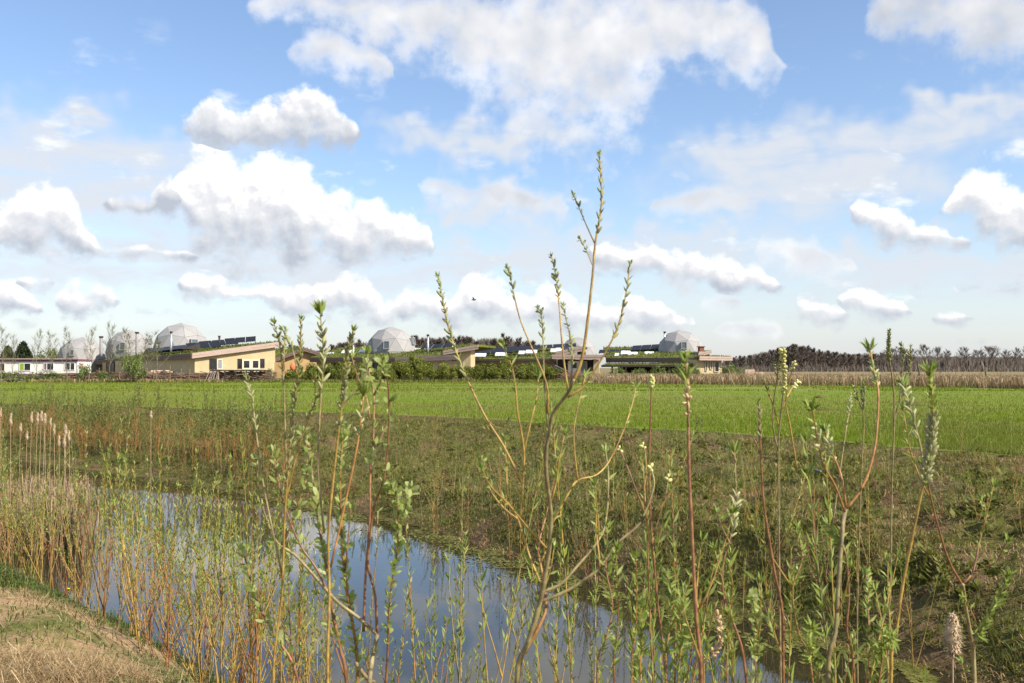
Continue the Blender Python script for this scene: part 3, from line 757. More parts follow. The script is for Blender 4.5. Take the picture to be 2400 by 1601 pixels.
def house_end():
    r = root('earth_house', 'last house before the far wood, with the dome and a brick chimney', 'house', None, G_HOUSE)
    w = Wall(1424, 131, 1640, 124)
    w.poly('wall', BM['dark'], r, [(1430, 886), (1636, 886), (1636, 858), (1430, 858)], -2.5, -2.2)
    a, b = w.pt(1424, 839) + w.n * 0.4, w.pt(1640, 838) + w.n * 0.4
    back = Vector((1, 15, 1.7))
    slab(r, 'roof', [a, b, b + back, a + back], 0.35, BM['turf']); turf(r, [a, b, b + back, a + back], 1700, 0.42, seed=14)
    fascia(r, a, b, 0.62, BM['fascia_grey'])
    a2, b2 = w.pt(1428, 856) + w.n * 2.2, w.pt(1634, 855) + w.n * 2.2
    slab(r, 'roof', [a2, b2, b2 - w.n * 2.0 + Vector((0, 0, 0.25)), a2 - w.n * 2.0 + Vector((0, 0, 0.25))], 0.2, BM['turf'])
    turf(r, [a2, b2, b2 - w.n * 2.0 + Vector((0, 0, 0.25)), a2 - w.n * 2.0 + Vector((0, 0, 0.25))], 500, 0.3, seed=15)
    fascia(r, a2, b2, 0.25, BM['fascia_grey'], 0.06)
    for x in (1448, 1480, 1512, 1545, 1580, 1615): w.part('post', BM['fascia_grey'], r, x, x + 3, 858, 887, 1.7, 1.85)
    solar(r, P(1478, 822, 136), P(1546, 818, 135), 2.2, math.radians(18), 3)
    solar(r, P(1402, 828, 138), P(1500, 826, 137), 1.7, math.radians(16), 4); solar(r, P(1412, 836, 134), P(1478, 836, 133), 1.5, math.radians(16), 3)
    for x, y in ((1455, 830), (1472, 833), (1510, 832), (1440, 836)):
        m = MB(); e = P(x, y, 132); m.prism([e, e + Vector((1.2, 0.2, 0)), e + Vector((1.4, 1.0, 0.35)), e + Vector((0.2, 0.9, 0.35))], (0, 0, 0.12)); m.build('skylight', BM['alu'], r)
    v = Wall(1636, 122, 1712, 124)
    v.poly('wall', BM['stucco'], r, [(1637, 888), (1696, 887), (1696, 843), (1637, 843)], -2.5, -0.4)
    p, q = v.pt(1634, 835) + v.n * 0.4, v.pt(1711, 836) + v.n * 0.4
    slab(r, 'roof', [p, q, q + Vector((0, 9, 0)), p + Vector((0, 9, 0))], 0.3, BM['turf']); turf(r, [p, q, q + Vector((0, 9, 0)), p + Vector((0, 9, 0))], 500, 0.35, seed=17)
    fascia(r, p, q, 0.5, BM['fascia'])
    x = Wall(1636, 122.4, 1712, 124.4)
    x.window(r, 1653, 1658, 847, 870, 'frame', 'glass', (), 1.0); x.window(r, 1664, 1670, 847, 866, 'frame', 'blue_glass', (), 1.0); x.window(r, 1674, 1685, 847, 872, 'frame', 'glass', (), 1.2, 'door')
    y = Wall(1637, 126, 1667, 126.5)
    p, q = y.pt(1636, 828), y.pt(1667, 820)
    slab(r, 'roof', [p, q, q + Vector((0, 5, 0)), p + Vector((0, 5, 0))], 0.2, BM['turf']); fascia(r, p, q, 0.45, BM['fascia'])
    y.part('wall', BM['fascia'], r, 1640, 1665, 824, 838, -2, -0.2)
    m = MB(); y.rect(m, 1649, 1659, 813, 824, -1.6, -1.0); y.rect(m, 1647.5, 1660.5, 811, 813, -1.7, -0.9); m.build('chimney', BM['brick'], r)
    pipe(r, 1558, 779, 800, 134, 0.13)
house_end()

def cabin():
    r = root('white_cabin', 'long low white cabin with mauve roof trim and plinth behind the young trees', 'cabin', None)
    w = Wall(-60, 112, 183, 112)
    w.part('wall', BM['white'], r, -60, 183, 847, 876, -3.5, 0.0); w.part('plinth', BM['purple'], r, -60, 182.5, 876, 887, -3.4, 0.02)
    w.part('roof_trim', BM['purple'], r, -62, 184, 842.5, 847.5, -3.7, 0.15); w.part('roof', BM['fascia'], r, -63, 186, 840, 842.4, -3.9, 0.3)
    w.part('corner_post', BM['white'], r, 180.5, 183.6, 847.6, 878, -0.1, 0.06)
    w.window(r, -14, 12, 851, 870, 'frame', 'glass', (0,)); 
    w.window(r, 46, 73, 851, 869, 'white', 'glass', (57,)); w.part('blind', BM['green_p'], r, 47.5, 55.5, 852.3, 867.7, 0.03, 0.05)
    w.window(r, 103, 127, 850.5, 868, 'white', 'glass', (110,)); w.part('blind', BM['purple'], r, 104.4, 109.2, 852, 866.6, 0.03, 0.05)
    w.window(r, 152, 176, 850, 868, 'white', 'glass', (165,))
    s = root('notice_board', 'white notice board with a faded red print beside the white cabin', 'sign', None)
    u = Wall(184, 110, 204, 110)
    u.part('board', BM['white'], s, 185.5, 201, 848, 868, 0, 0.05)
    for x in (187, 198): u.part('post', BM['dark'], s, x, x + 1.4, 866, 888, -0.08, -0.005)
    m = MB(); c = u.pt(193, 860) + u.n * 0.055
    m.tube([c + Vector((-0.24, 0, 0.08)), c + Vector((-0.08, 0, -0.1)), c + Vector((0.1, 0, -0.08)), c + Vector((0.24, 0, 0.08))], [0.03, 0.045, 0.045, 0.03], 5)
    m.build('print', BM['red'], s)
    d = MB(); u.rect(d, 190, 196, 852.5, 856.5, 0.05, 0.06); d.build('print', BM['red'], s)
cabin()

dome(192, 790, 55, 150, 0.3, 'pale grey dome furthest left, behind the white cabin and young trees', [(169, 827, 10, 14)])
dome(304, 773, 54, 148, 0.9, 'pale grey dome with two windows, second of the three beside the slanting roof', [(287, 812, 13, 18), (351, 800, 8, 12)])
dome(424, 757, 63, 146, 0.15, 'biggest pale grey dome, right above the slanting solar roof, with one steel stovepipe', [(455, 803, 12, 16), (366, 812, 7, 9)])
dome(917, 766, 59, 134, 0.62, 'pale grey dome on the long low house amid the hedge', [(906, 809, 14, 19), (968, 800, 7, 16)])
dome(1354, 790, 46, 146, 0.35, 'pale grey dome half hidden by the tall willow and a slanting eave', [])
dome(1595, 773, 54, 134, 0.5, 'pale grey dome on the last house, nearest to the far wood', [(1603, 810, 13, 17)])
pipe(root('stovepipe', 'square grey stovepipe between the two domes furthest left', 'chimney', None), 237, 790, 826, 140, 0.22, 'seam', 'pipe')
pipe(root('stovepipe', 'short grey stovepipe in front of the second dome from the left', 'chimney', None), 321, 780, 826, 138, 0.2, 'seam', 'pipe')

# ------------------------------------------------------------------ far wood, young trees, hedge, fences
ORD = ['first', 'second', 'third', 'fourth', 'fifth', 'sixth', 'seventh', 'eighth', 'ninth', 'tenth', 'eleventh', 'twelfth', 'thirteenth', 'fourteenth',
       'fifteenth', 'sixteenth', 'seventeenth', 'eighteenth', 'nineteenth', 'twentieth']
def nth(k): return ORD[k] if k < 20 else ('twenty-' + ORD[k - 20] if k < 29 else ('thirtieth' if k == 29 else 'thirty-' + ORD[k - 30]))
BARK = {
 'far': plain('far_bark', (0.08, 0.066, 0.055), (0.12, 0.10, 0.085), 2.0, 0.95, 0.05),
 'grey': plain('young_bark', (0.16, 0.135, 0.105), (0.24, 0.205, 0.16), 6.0, 0.9, 0.1),
 'brown': plain('hedge_bark', (0.07, 0.05, 0.035), (0.12, 0.09, 0.06), 6.0, 0.9, 0.1),
}
TWIG = leafy('far_twigs', [(0.0, (0.100, 0.082, 0.066)), (1.0, (0.185, 0.152, 0.126))], 0.1)
def bare_tree(seed, H, first, spread, limbs, subs, twigs, tw, r0=0.30, bark='far', twig_mat=None, rise=0.9):
    """a leafless tree: trunk with limbs, and a crown of branches and twigs; returns (trunk mesh, crown mesh, height)"""
    rr = random.Random(seed); tr = MB(); V = []; Fq = []
    lean = Vector((rr.uniform(-0.05, 0.05), rr.uniform(-0.05, 0.05), 1)).normalized()
    trunk = [Vector((0, 0, -0.3)) + lean * (H * 0.9 * k / 6) + Vector((rr.uniform(-1, 1), rr.uniform(-1, 1), 0)) * H * 0.008 * k for k in range(7)]
    tr.tube(trunk, [r0 * (1 - 0.14 * k) for k in range(7)], 6, False)
    cr = MB()
    def wand(p, d, L, rad, n=3, up=0.12, mb=cr):
        pts = [p]; 
        for k in range(n):
            d = (d + Vector((rr.uniform(-1, 1), rr.uniform(-1, 1), rr.uniform(-0.6, 0.8))) * 0.17 + Vector((0, 0, up))).normalized(); pts.append(pts[-1] + d * (L / n))
        mb.tube(pts, [rad * (1 - 0.7 * k / n) for k in range(n + 1)], 3, False); return pts, d
    for i in range(limbs):
        t = first + (1 - first) * (i + rr.random()) / limbs; k = min(int(t * 6), 5); p = trunk[k].lerp(trunk[k + 1], t * 6 - k)
        a = i * 2.4 + rr.uniform(-0.5, 0.5); f = (1 - 0.62 * (t - first) / (1 - first))
        pts, d = wand(p, Vector((math.cos(a), math.sin(a), rise * rr.uniform(0.7, 1.3))).normalized(), H * spread * f * rr.uniform(0.8, 1.15), r0 * 0.42 * f, 4, 0.10, tr)
        for j in range(subs):
            t2 = rr.uniform(0.3, 1.0); k2 = min(int(t2 * 4), 3); p2 = pts[k2].lerp(pts[k2 + 1], t2 * 4 - k2)
            b = rr.uniform(0, 6.283); dd = (d * 0.8 + Vector((math.cos(b), math.sin(b), rr.uniform(0, 0.7))) * 0.8).normalized()
            q, d3 = wand(p2, dd, H * spread * 0.45 * f * rr.uniform(0.6, 1.2), r0 * 0.13, 3)
            for _ in range(twigs):
                z = rr.uniform(0.1, 1.0) * 3; k3 = min(int(z), 2); s = q[k3].lerp(q[k3 + 1], z - k3)
                e = s + (d3 * 0.9 + Vector((rr.uniform(-1, 1), rr.uniform(-1, 1), rr.uniform(-0.3, 1.1)))).normalized() * H * rr.uniform(0.03, 0.11)
                w = Vector((rr.uniform(-1, 1), rr.uniform(-1, 1), rr.uniform(-0.5, 0.5))).normalized() * tw
                n0 = len(V); V += [tuple(s - w), tuple(s + w), tuple(e)]; Fq.append((n0, n0 + 1, n0 + 2))
    n0 = len(V); V += cr.v; Fq += [tuple(x + n0 for x in f) for f in cr.f]
    me = bpy.data.meshes.new('crown'); me.from_pydata(V, [], Fq); me.update(); me.materials.append(twig_mat or TWIG)
    return tr.mesh('trunk', BARK[bark]), me, max(v[2] for v in V)
def place_tree(name, variant, loc, h, label, cat, group, rz):
    t, c, top = variant
    o = link(name, t); o.location = loc; s = h / top; j = math.sin(rz * 12.9 + h * 3.1); o.scale = (s * (1.12 + 0.3 * j), s * (1.12 + 0.3 * j), s * (1.0 + 0.05 * math.cos(rz * 7.7))); o.rotation_euler = (0, 0, rz)
    tag(o, label, cat, group)
    link('crown', c, o); return o
def wood():
    V = [bare_tree(40 + k, 12, 0.30, 0.46 + 0.05 * (k % 3), 15, 9, 24, 0.030, 0.24) for k in range(4)]
    VD = [bare_tree(60 + k, 12, 0.14, 0.42, 16, 10, 24, 0.085, 0.24, rise=1.15) for k in range(3)]
    # wood on the right: tops read off along the skyline, with the tall single crowns at the end
    line = [(1706, 838), (1722, 836), (1740, 833), (1758, 831), (1776, 828), (1792, 824), (1806, 815), (1824, 812), (1842, 808), (1858, 804), (1874, 807), (1890, 810), (1906, 816), (1924, 820),
            (1942, 821), (1960, 823), (1978, 824), (1996, 826), (2014, 825), (2032, 826), (2050, 825), (2068, 823), (2088, 816), (2110, 812), (2132, 818), (2166, 806), (2196, 812), (2220, 816), (2256, 809), (2292, 815), (2316, 805), (2356, 814), (2382, 811), (2408, 808)]
    for k, (x, y) in enumerate(line):
        big = x > 2060; Y = 380 + (k * 37) % 30
        p = P(x, 860, Y); h = (862 - y) * Y / F + 1.7
        lab = ('tall bare oak with a spreading crown, %s from the right-hand end of the far wood' % nth(len(line) - 1 - k)) if big else ('bare tree in the dense far wood, %s from the last house' % nth(k))
        place_tree('bare_tree', (V if big else VD)[k % (4 if big else 3)], (p.x, p.y, FIELD_H), h, lab, 'tree', 'bare trees of the far wood', k * 1.7)
    line = [(752, 822), (768, 812), (786, 803), (806, 797), (824, 794), (844, 796), (962, 788), (982, 783), (1004, 784), (1026, 786), (1048, 790), (1070, 788), (1092, 787), (1112, 789), (1134, 792), (1156, 791), (1184, 783), (1214, 791), (1238, 796), (1262, 803), (1290, 812)]
    for k, (x, y) in enumerate(line):
        Y = 300 + (k * 29) % 24
        p = P(x, 860, Y); h = (862 - y) * Y / F + 1.7
        place_tree('bare_tree', VD[k % 3], (p.x, p.y, FIELD_H), h, 'bare tree on the skyline behind the houses, %s from the orange gable' % nth(k), 'tree', 'bare trees behind the houses', k * 2.3)
    # the depth of the wood behind the front trees: trunks and undergrowth nobody could count
    r = np.random.default_rng(5)
    for (xs, ys, Y0, Y1, n, nm) in (([1695, 1740, 1800, 1860, 1910, 1980, 2070, 2160, 2440], [844, 837, 822, 809, 821, 828, 829, 834, 835], 412, 450, 9000, 'far_wood'),
                                    ([745, 800, 850, 980, 1100, 1180, 1250, 1330], [832, 806, 803, 792, 796, 793, 804, 824], 328, 360, 8000, 'skyline_wood')):
        px = xs[0] + (xs[-1] - xs[0]) * r.random(n); Y = Y0 + (Y1 - Y0) * r.random(n)
        base = np.stack([(px - 1200) / F * Y, Y, np.full(n, FIELD_H - 0.2)], 1)
        hh = (862 - np.interp(px, xs, ys)) * Y / F + 1.5
        t = r.random(n); h = hh * (0.5 + 0.55 * t ** 0.6) * (1 + 0.06 * np.sin(px * 0.21) * np.sin(px * 0.083)); w = 0.12 + 0.36 * r.random(n)
        sx = r.normal(0, 0.10, n) * h; side = np.stack([w, 0 * w, 0 * w], 1)
        tip = np.stack([sx, 0 * sx, h], 1); mid = tip * 0.8
        V = np.stack([base - side, base + side, base + mid + side * 0.7, base + tip, base + mid - side * 0.7], 1).reshape(-1, 3)
        o = link(nm, mesh_np(nm, V, np.arange(5 * n).reshape(n, 5), TWIG)); tag(o, 'dark mass of bare trunks deep in the wood', kind='stuff')
        m = 5000
        px = xs[0] + (xs[-1] - xs[0]) * r.random(m); Y = Y0 - 40 + 30 * r.random(m)
        base = np.stack([(px - 1200) / F * Y, Y, np.full(m, FIELD_H - 0.2)], 1)
        blades(nm + '_undergrowth', base, r, 0.8, 3.2, 0.25, 0.6, 0.5, TWIG)
wood()

def young_trees():
    V = [bare_tree(80 + k, 6, 0.28, 0.30, 13, 6, 9, 0.009, 0.05, 'grey', LEAF['bud'], 1.5) for k in range(3)]
    spots = [(4, 758, 100), (30, 772, 104), (86, 757, 102), (118, 772, 106), (157, 752, 101), (209, 750, 103), (257, 750, 104), (303, 757, 102), (343, 762, 105), (366, 790, 101)]
    for k, (x, y, Y) in enumerate(spots):
        p = P(x, 860, Y); h = (862 - y) * Y / F + EYE - FIELD_H
        place_tree('young_tree', V[k % 3], (p.x, p.y, FIELD_H - 0.1), h, 'slender young tree in bud before the cabin and domes, %s from the left edge' % nth(k), 'tree', 'young trees in bud', k * 1.9)
    # dark conifers behind the cabin
    for k, (x, y, Y, lab) in enumerate(((18, 812, 160, 'small dark conifer behind the white cabin at the left edge'), (54, 801, 165, 'rounded dark conifer behind the white cabin, the taller of the two'))):
        r = np.random.default_rng(90 + k); p = P(x, 860, Y); h = (862 - y) * Y / F + 1.5
        n = 1600; t = r.random(n) ** 0.8; a = r.random(n) * 2 * math.pi; R = (1 - t) ** 0.6 * h * 0.42 * (0.5 + 0.5 * r.random(n))
        o = MB().tube([(0, 0, 0), (0, 0, h * 0.6), (0, 0, h)], [0.18, 0.12, 0.03], 5).build('conifer', BARK['far']); o.location = (p.x, p.y, FIELD_H)
        tag(o, lab, 'tree', 'dark conifers behind the cabin')
        c = blades('crown', np.stack([np.cos(a) * R, np.sin(a) * R, t * h * 0.95], 1), r, 0.3, 0.7, 0.2, 0.45, 0.95, LEAF['conifer'], o)
young_trees()

def leaf_cloud(r, centers, radii, n, size, flat=0.0):
    """n leaves as bent quads scattered in ellipsoids; returns vertex and face arrays"""
    k = r.integers(0, len(centers), n); d = r.normal(size=(n, 3)); d /= np.linalg.norm(d, axis=1)[:, None]
    rad = r.random(n)[:, None] ** 0.45
    c = centers[k] + d * rad * radii[k]
    u = r.normal(size=(n, 3)); u /= np.linalg.norm(u, axis=1)[:, None]
    w = np.cross(u, r.normal(size=(n, 3))); w /= np.linalg.norm(w, axis=1)[:, None]
    s = (size * (0.6 + 0.8 * r.random(n)))[:, None]
    V = np.stack([c - u * s, c + w * s * 0.45, c + u * s, c - w * s * 0.45], 1).reshape(-1, 3)
    return V, np.arange(4 * n).reshape(n, 4)
def shrub_variant(seed, leaves, size, mat, lobes=9):
    r = np.random.default_rng(seed); m = MB(); cs = []
    for k in range(lobes):
        a = r.random() * 2 * math.pi; d = 0.62 * math.sqrt(r.random()); z = 0.25 + 0.62 * r.random() * (1.15 - d)
        c = np.array([math.cos(a) * d, math.sin(a) * d, z]); cs.append(c)
        m.tube([(0.2 * c[0], 0.2 * c[1], -0.05), (0.6 * c[0], 0.6 * c[1], 0.5 * c[2]), tuple(c)], [0.02, 0.014, 0.006], 4, False)
    cs = np.array(cs); rad = np.stack([0.20 + 0.18 * r.random(lobes)] * 3, 1) * np.array([1, 1, 0.85])
    V, Fc = leaf_cloud(r, cs, rad, leaves, size)
    V[:, 2] = np.maximum(V[:, 2], 0.02)
    return m.mesh('stems', BARK['brown']), mesh_np('foliage', V, Fc, mat)
def hedge():
    A = [shrub_variant(200 + k, 2600, 0.055, LEAF['hedge']) for k in range(4)]
    # centre px, top row, half width px, depth
    spots = [(690, 862, 26, 106), (716, 850, 24, 110), (742, 846, 30, 108), (768, 858, 26, 104), (790, 842, 30, 109), (816, 852, 24, 105), (838, 846, 26, 108), (866, 852, 28, 105), (893, 846, 26, 109),
             (912, 858, 22, 104), (936, 838, 30, 106), (966, 830, 34, 108), (996, 846, 26, 104), (1022, 840, 32, 108), (1052, 848, 28, 105), (1078, 858, 24, 104), (1112, 850, 28, 106), (1140, 842, 32, 109),
             (1168, 850, 28, 105), (1196, 838, 32, 108), (1226, 846, 28, 105), (1252, 840, 30, 109), (1280, 850, 24, 106), (1304, 862, 20, 104)]
    for k, (x, y, w, Y) in enumerate(spots):
        st, fo = A[(k * 3) % 4]
        p = P(x, 860, Y); h = (862 - y) * Y / F + EYE - FIELD_H; s = w * Y / F
        o = link('hedge_shrub', st); o.location = (p.x, p.y, FIELD_H); o.scale = (s * 1.35, s * 1.35, h); o.rotation_euler = (0, 0, k * 2.1)
        tag(o, 'leafy green hedge shrub before the houses, %s along the hedge from the brushwood stack' % nth(k), 'shrub', 'hedge shrubs along the field')
        link('foliage', fo, o)
    B = [shrub_variant(230 + k, 1100, 0.05, LEAF['mass'], 12) for k in range(2)]
    thin = [(1440, 858, 26, 112, 'olive shrub just right of the ochre pillar'), (1500, 862, 24, 110, 'olive shrub before the dark porch of the last house, first of three'), (1548, 856, 26, 112, 'olive shrub before the dark porch of the last house, second of three'),
            (1592, 852, 28, 110, 'olive shrub before the dark porch of the last house, third of three'), (1628, 858, 20, 108, 'olive shrub at the corner of the last house'), (1716, 852, 26, 118, 'yellowish shrub past the gable end of the last house'),
            (1748, 858, 22, 122, 'yellowish shrub behind the pale crates'), (310, 826, 34, 99, 'yellow-green shrub before the shaded wall of the ochre house'), (250, 868, 24, 103, 'low green shrub before the recessed doorway'), (196, 850, 20, 101, 'green shrub in front of the notice board'),
            (90, 868, 50, 103, 'brownish low hedge before the white cabin, first stretch'), (30, 868, 46, 103, 'brownish low hedge before the white cabin, second stretch'), (135, 872, 34, 103, 'brownish low hedge before the white cabin, third stretch'),
            (118, 812, 34, 168, 'olive bush behind the white cabin, next to the conifer'), (92, 818, 26, 168, 'dark olive bush behind the white cabin'), (635, 862, 16, 104, 'small green shrub at the end of the brushwood stack')]
    for k, (x, y, w, Y, lab) in enumerate(thin):
        st, fo = B[k % 2]
        p = P(x, 860, Y); h = (862 - y) * Y / F + EYE - FIELD_H; s = w * Y / F
        o = link('shrub', st); o.location = (p.x, p.y, FIELD_H); o.scale = (s * 1.35, s * 1.35, h); o.rotation_euler = (0, 0, k * 1.3)
        tag(o, lab, 'shrub'); link('foliage', fo, o)
hedge()

def stick_mass(name, r, n, box, L0, L1, w, mat, parent, flat=0.25):
    """n sticks lying about in a box (x0,x1,y0,y1,z0,z1)"""
    lo = np.array(box[0::2]); hi = np.array(box[1::2])
    c = lo + (hi - lo) * r.random((n, 3))
    a = r.normal(0, 0.5, n); e = r.normal(0, flat, n); L = L0 + (L1 - L0) * r.random(n)
    d = np.stack([np.cos(a) * np.cos(e), np.sin(a) * np.cos(e) * 0.6, np.sin(e)], 1) * L[:, None] * 0.5
    s = np.stack([0 * a, 0 * a + 0.2, 0 * a + 1], 1) * w * 0.5
    V = np.stack([c - d - s, c + d - s * 0.6, c + d + s * 0.6, c - d + s], 1).reshape(-1, 3)
    V[:, 2] = np.maximum(V[:, 2], FIELD_H - 0.05)
    o = link(name, mesh_np(name, V, np.arange(4 * n).reshape(n, 4), mat), parent); return tag(o, kind='stuff')
def yard():
    r = np.random.default_rng(33)
    # woven willow fence along the yard
    f = empty('woven_fence'); tag(f, 'low brown fence of woven branches before the shaded wall of the ochre house', 'fence')
    a, b = P(165, 898, 105), P(486, 899, 103)
    stick_mass('woven_branches', r, 900, (a.x, b.x, 103.2, 104.8, FIELD_H - 0.1, FIELD_H + 0.95), 1.2, 3.2, 0.07, BM['twig'], f, 0.10)
    for x, y in ((232, 862), (250, 868), (311, 866), (334, 868), (360, 866), (398, 856), (424, 864), (444, 864), (467, 874), (280, 870), (200, 872)):
        p = P(x, 898, 103); t = P(x, y, 103)
        MB().tube([(p.x, 103.0, FIELD_H - 0.3), (p.x + 0.02, 103.0, t.z)], [0.05, 0.045], 6).build('post', BM['post'], f)
    # stack of brushwood under boards, with planks leaning on its end
    s = empty('brushwood_stack'); tag(s, 'stack of brushwood under a flat dark cover before the ochre gable', 'woodpile')
    a, b = P(505, 898, 103), P(632, 898, 103)
    stick_mass('brushwood', r, 800, (a.x, b.x, 102.4, 104.2, FIELD_H - 0.1, FIELD_H + 1.0), 0.9, 2.2, 0.07, BM['twig'], s, 0.16)
    c, d = P(497, 867, 103), P(626, 866, 103)
    MB().box(c.x, d.x, 102.2, 104.4, c.z - 0.12, c.z).build('cover', BM['dark'], s)
    for x in (528, 553, 578, 602):
        p = P(x, 880, 102.2); MB().box(p.x - 0.06, p.x + 0.06, 102.05, 102.17, FIELD_H - 0.2, c.z - 0.13).build('post', BM['dark'], s)
    l = empty('leaning_planks'); tag(l, 'grey planks leaning against the end of the brushwood stack', 'planks')
    for k in range(9):
        p = P(478 + k * 4.4, 900, 102.0 - 0.05 * k); t = P(494 + k * 2.6 + 4 * math.sin(k * 2.2), 866 + 4 * (k % 3), 102.4)
        MB().beam((p.x, p.y, FIELD_H - 0.1), t, 0.05, 0.22, (0, 1, 0.2)).build('plank', BM['board'], l)
    w = empty('log_heap'); tag(w, 'heap of pale logs lying before the shaded ochre wall', 'logs')
    for k in range(7):
        p = P(348 + 6 * k, 874 - 3 * (k % 2), 106); MB().tube([p, p + Vector((0.9, 0.15, 0.03))], [0.13, 0.13], 7).build('log', BM['tile'], w)
    for k, (x, y, lab) in enumerate(((386, 876, 'dark tarpaulin bundle left of the grey tub by the fence'), (412, 878, 'dark tub standing behind the woven fence'))):
        p = P(x, y, 106); o = MB().tube([(0, 0, -0.3), (0, 0, 0), (0, 0, 0.25), (0.03, 0, 0.34)], [0.34, 0.36, 0.33, 0.18], 8).build('tub', BM['tarp'], None, True); o.location = p; tag(o, lab, 'tub')
    # heap of cut branches by the porch
    h = empty('branch_heap'); tag(h, 'heap of cut reddish branches beside the porch with the ochre pillar', 'branches')
    a, b = P(1308, 898, 104), P(1385, 898, 104)
    stick_mass('branches', r, 420, (a.x, b.x, 103, 105.5, FIELD_H - 0.1, FIELD_H + 0.85), 0.8, 2.0, 0.06, BM['twig'], h, 0.35)
    p, q = P(1300, 858, 106), P(1342, 878, 104.5); o = MB().beam(p, q, 0.10, 0.24).build('fallen_board', BM['board']); tag(o, 'grey board slanting down onto the heap of branches', 'board')
    # crates, a white thing in the grass, a scarecrow-orange cloth
    for k, (x0, x1, y0, lab) in enumerate(((1743, 1766, 866, 'stack of pale crates in the dry grass, the taller one'), (1768, 1788, 872, 'low pale crate in the dry grass beside the stack'))):
        c = empty('crate'); tag(c, lab, 'crate'); a, b = P(x0, y0, 112), P(x1, y0, 112)
        n = 4 if k == 0 else 2; hgt = (a.z - FIELD_H) / n
        for j in range(n): MB().box(a.x + 0.03 * (j % 2), b.x, 112 - 0.6, 112 + 0.3, FIELD_H + j * hgt + 0.03, FIELD_H + (j + 1) * hgt).build('slat', BM['tile'], c)
    for k, (x, y0, Y) in enumerate(((1823, 858, 84), (2154, 862, 80), (2309, 861, 78))):
        p = P(x, 880, Y); t = P(x, y0, Y)
        o = MB().tube([(0, 0, -0.3), (0.02, 0, t.z - FIELD_H - 0.02), (0.02, 0, t.z - FIELD_H)], [0.075, 0.07, 0.05], 8).build('fence_post', BM['post']); o.location = (p.x, p.y, FIELD_H)
        tag(o, ['round wooden fence post in the dry grass, nearest the houses', 'dark wooden fence post in the dry grass, between the other two', 'round wooden fence post in the dry grass, furthest right'][k], 'post', 'fence posts in the dry grass')
    p = P(686, 860, 112); o = MB().tube([(0, 0, 0), (0, 0, 0.5), (0, 0, 0.8)], [0.3, 0.34, 0.12], 7).build('orange_cloth', BM['orange'], None, True); o.location = (p.x, p.y, p.z - 0.4); tag(o, 'orange cloth bundle showing above the hedge by the orange gable', 'cloth')
    p = P(654, 868, 112); o = MB().box(-0.5, 0.5, -0.1, 0.1, -0.8, 0.9).build('plywood_sheet', BM['wood_stucco']); o.location = p; tag(o, 'upright orange plywood sheet at the corner of the ochre gable', 'board')
    p = P(1427, 884, 96); m = MB(); m.tube([(-0.22, 0, 0.1), (-0.1, 0, 0.02), (0.1, 0, 0.0), (0.24, 0, 0.14)], [0.02, 0.11, 0.12, 0.03], 7)
    o = m.build('white_bag', BM['white'], None, True); o.location = p; tag(o, 'white plastic bag caught in the dry grass', 'bag')
yard()

def field_cover():
    r = np.random.default_rng(71)
    # crop blades on the near part of the field, thinning out with distance
    n = 330000
    Y = 1 / (1 / 13.0 + (1 / 62.0 - 1 / 13.0) * r.random(n)); X = (r.random(n) * 1.12 - 0.56) * Y
    e = x_edge(Y); k = X > e + 0.04 + 0.10 * np.abs(fbm(X, Y, 0.9, 2)); X, Y = X[k], Y[k]
    base = np.stack([X, Y, height(X, Y) - 0.01], 1)
    tag(blades('crop_grass', base, r, 0.06, 0.14, 0.010, 0.024, 0.5, LEAF['crop']), 'young green crop covering the field in drilled rows')
    n = 60000
    Y = 62 + 45 * r.random(n); X = (r.random(n) * 1.12 - 0.56) * Y
    base = np.stack([X, Y, height(X, Y) - 0.02], 1)
    k = fbm(X, Y * 3, 0.10, 3) > -0.1
    blades('crop_grass', base[k], r, 0.10, 0.20, 0.05, 0.09, 0.45, LEAF['crop'])
    # dry reeds and tall grass along the far side of the field
    n = 60000
    px = 1366 + 1080 * r.random(n); t = r.random(n)
    Y0 = np.interp(px, [1366, 1700, 2400, 2450], [93, 88, 70, 69]); Y = Y0 + t * 28
    X = (px - 1200) / F * Y; base = np.stack([X, Y, np.full(n, FIELD_H - 0.03)], 1)
    big = fbm(X, Y, 0.35, 3)
    tag(blades('dry_reeds', base[big > -0.9], r, 0.45, 1.45, 0.03, 0.075, 0.55, LEAF['reed'], None, 2, 0.2), 'strip of dry buff grass and reeds along the far field edge')
    k = r.random(n) < 0.10
    blades('green_reeds', base[k], r, 0.3, 0.8, 0.05, 0.10, 0.5, LEAF['mass'])
    # a few tall bent stalks against the wood
    m = 160; px = np.concatenate([2050 + 380 * r.random(110), 1720 + 330 * r.random(50)]); Y = 74 + 14 * r.random(m)
    base = np.stack([(px - 1200) / F * Y, Y, np.full(m, FIELD_H)], 1)
    blades('tall_stalks', base, r, 1.3, 3.0, 0.025, 0.045, 0.75, LEAF['reed'], None, 2, 0.1)
    # tussocks along the left end of the field and under the hedge
    n = 9000; px = 60 + 1320 * r.random(n); Y = 99.5 + 4.5 * r.random(n)
    base = np.stack([(px - 1200) / F * Y, Y, np.full(n, FIELD_H - 0.03)], 1)
    blades('field_margin_grass', base, r, 0.15, 0.5, 0.05, 0.12, 0.5, LEAF['weed'])
    k = px < 520
    blades('field_margin_straw', base[k] + np.array([0.1, 0.5, 0]), r, 0.25, 0.7, 0.04, 0.1, 0.6, LEAF['reed'], None, 2, 0.2)
field_cover()

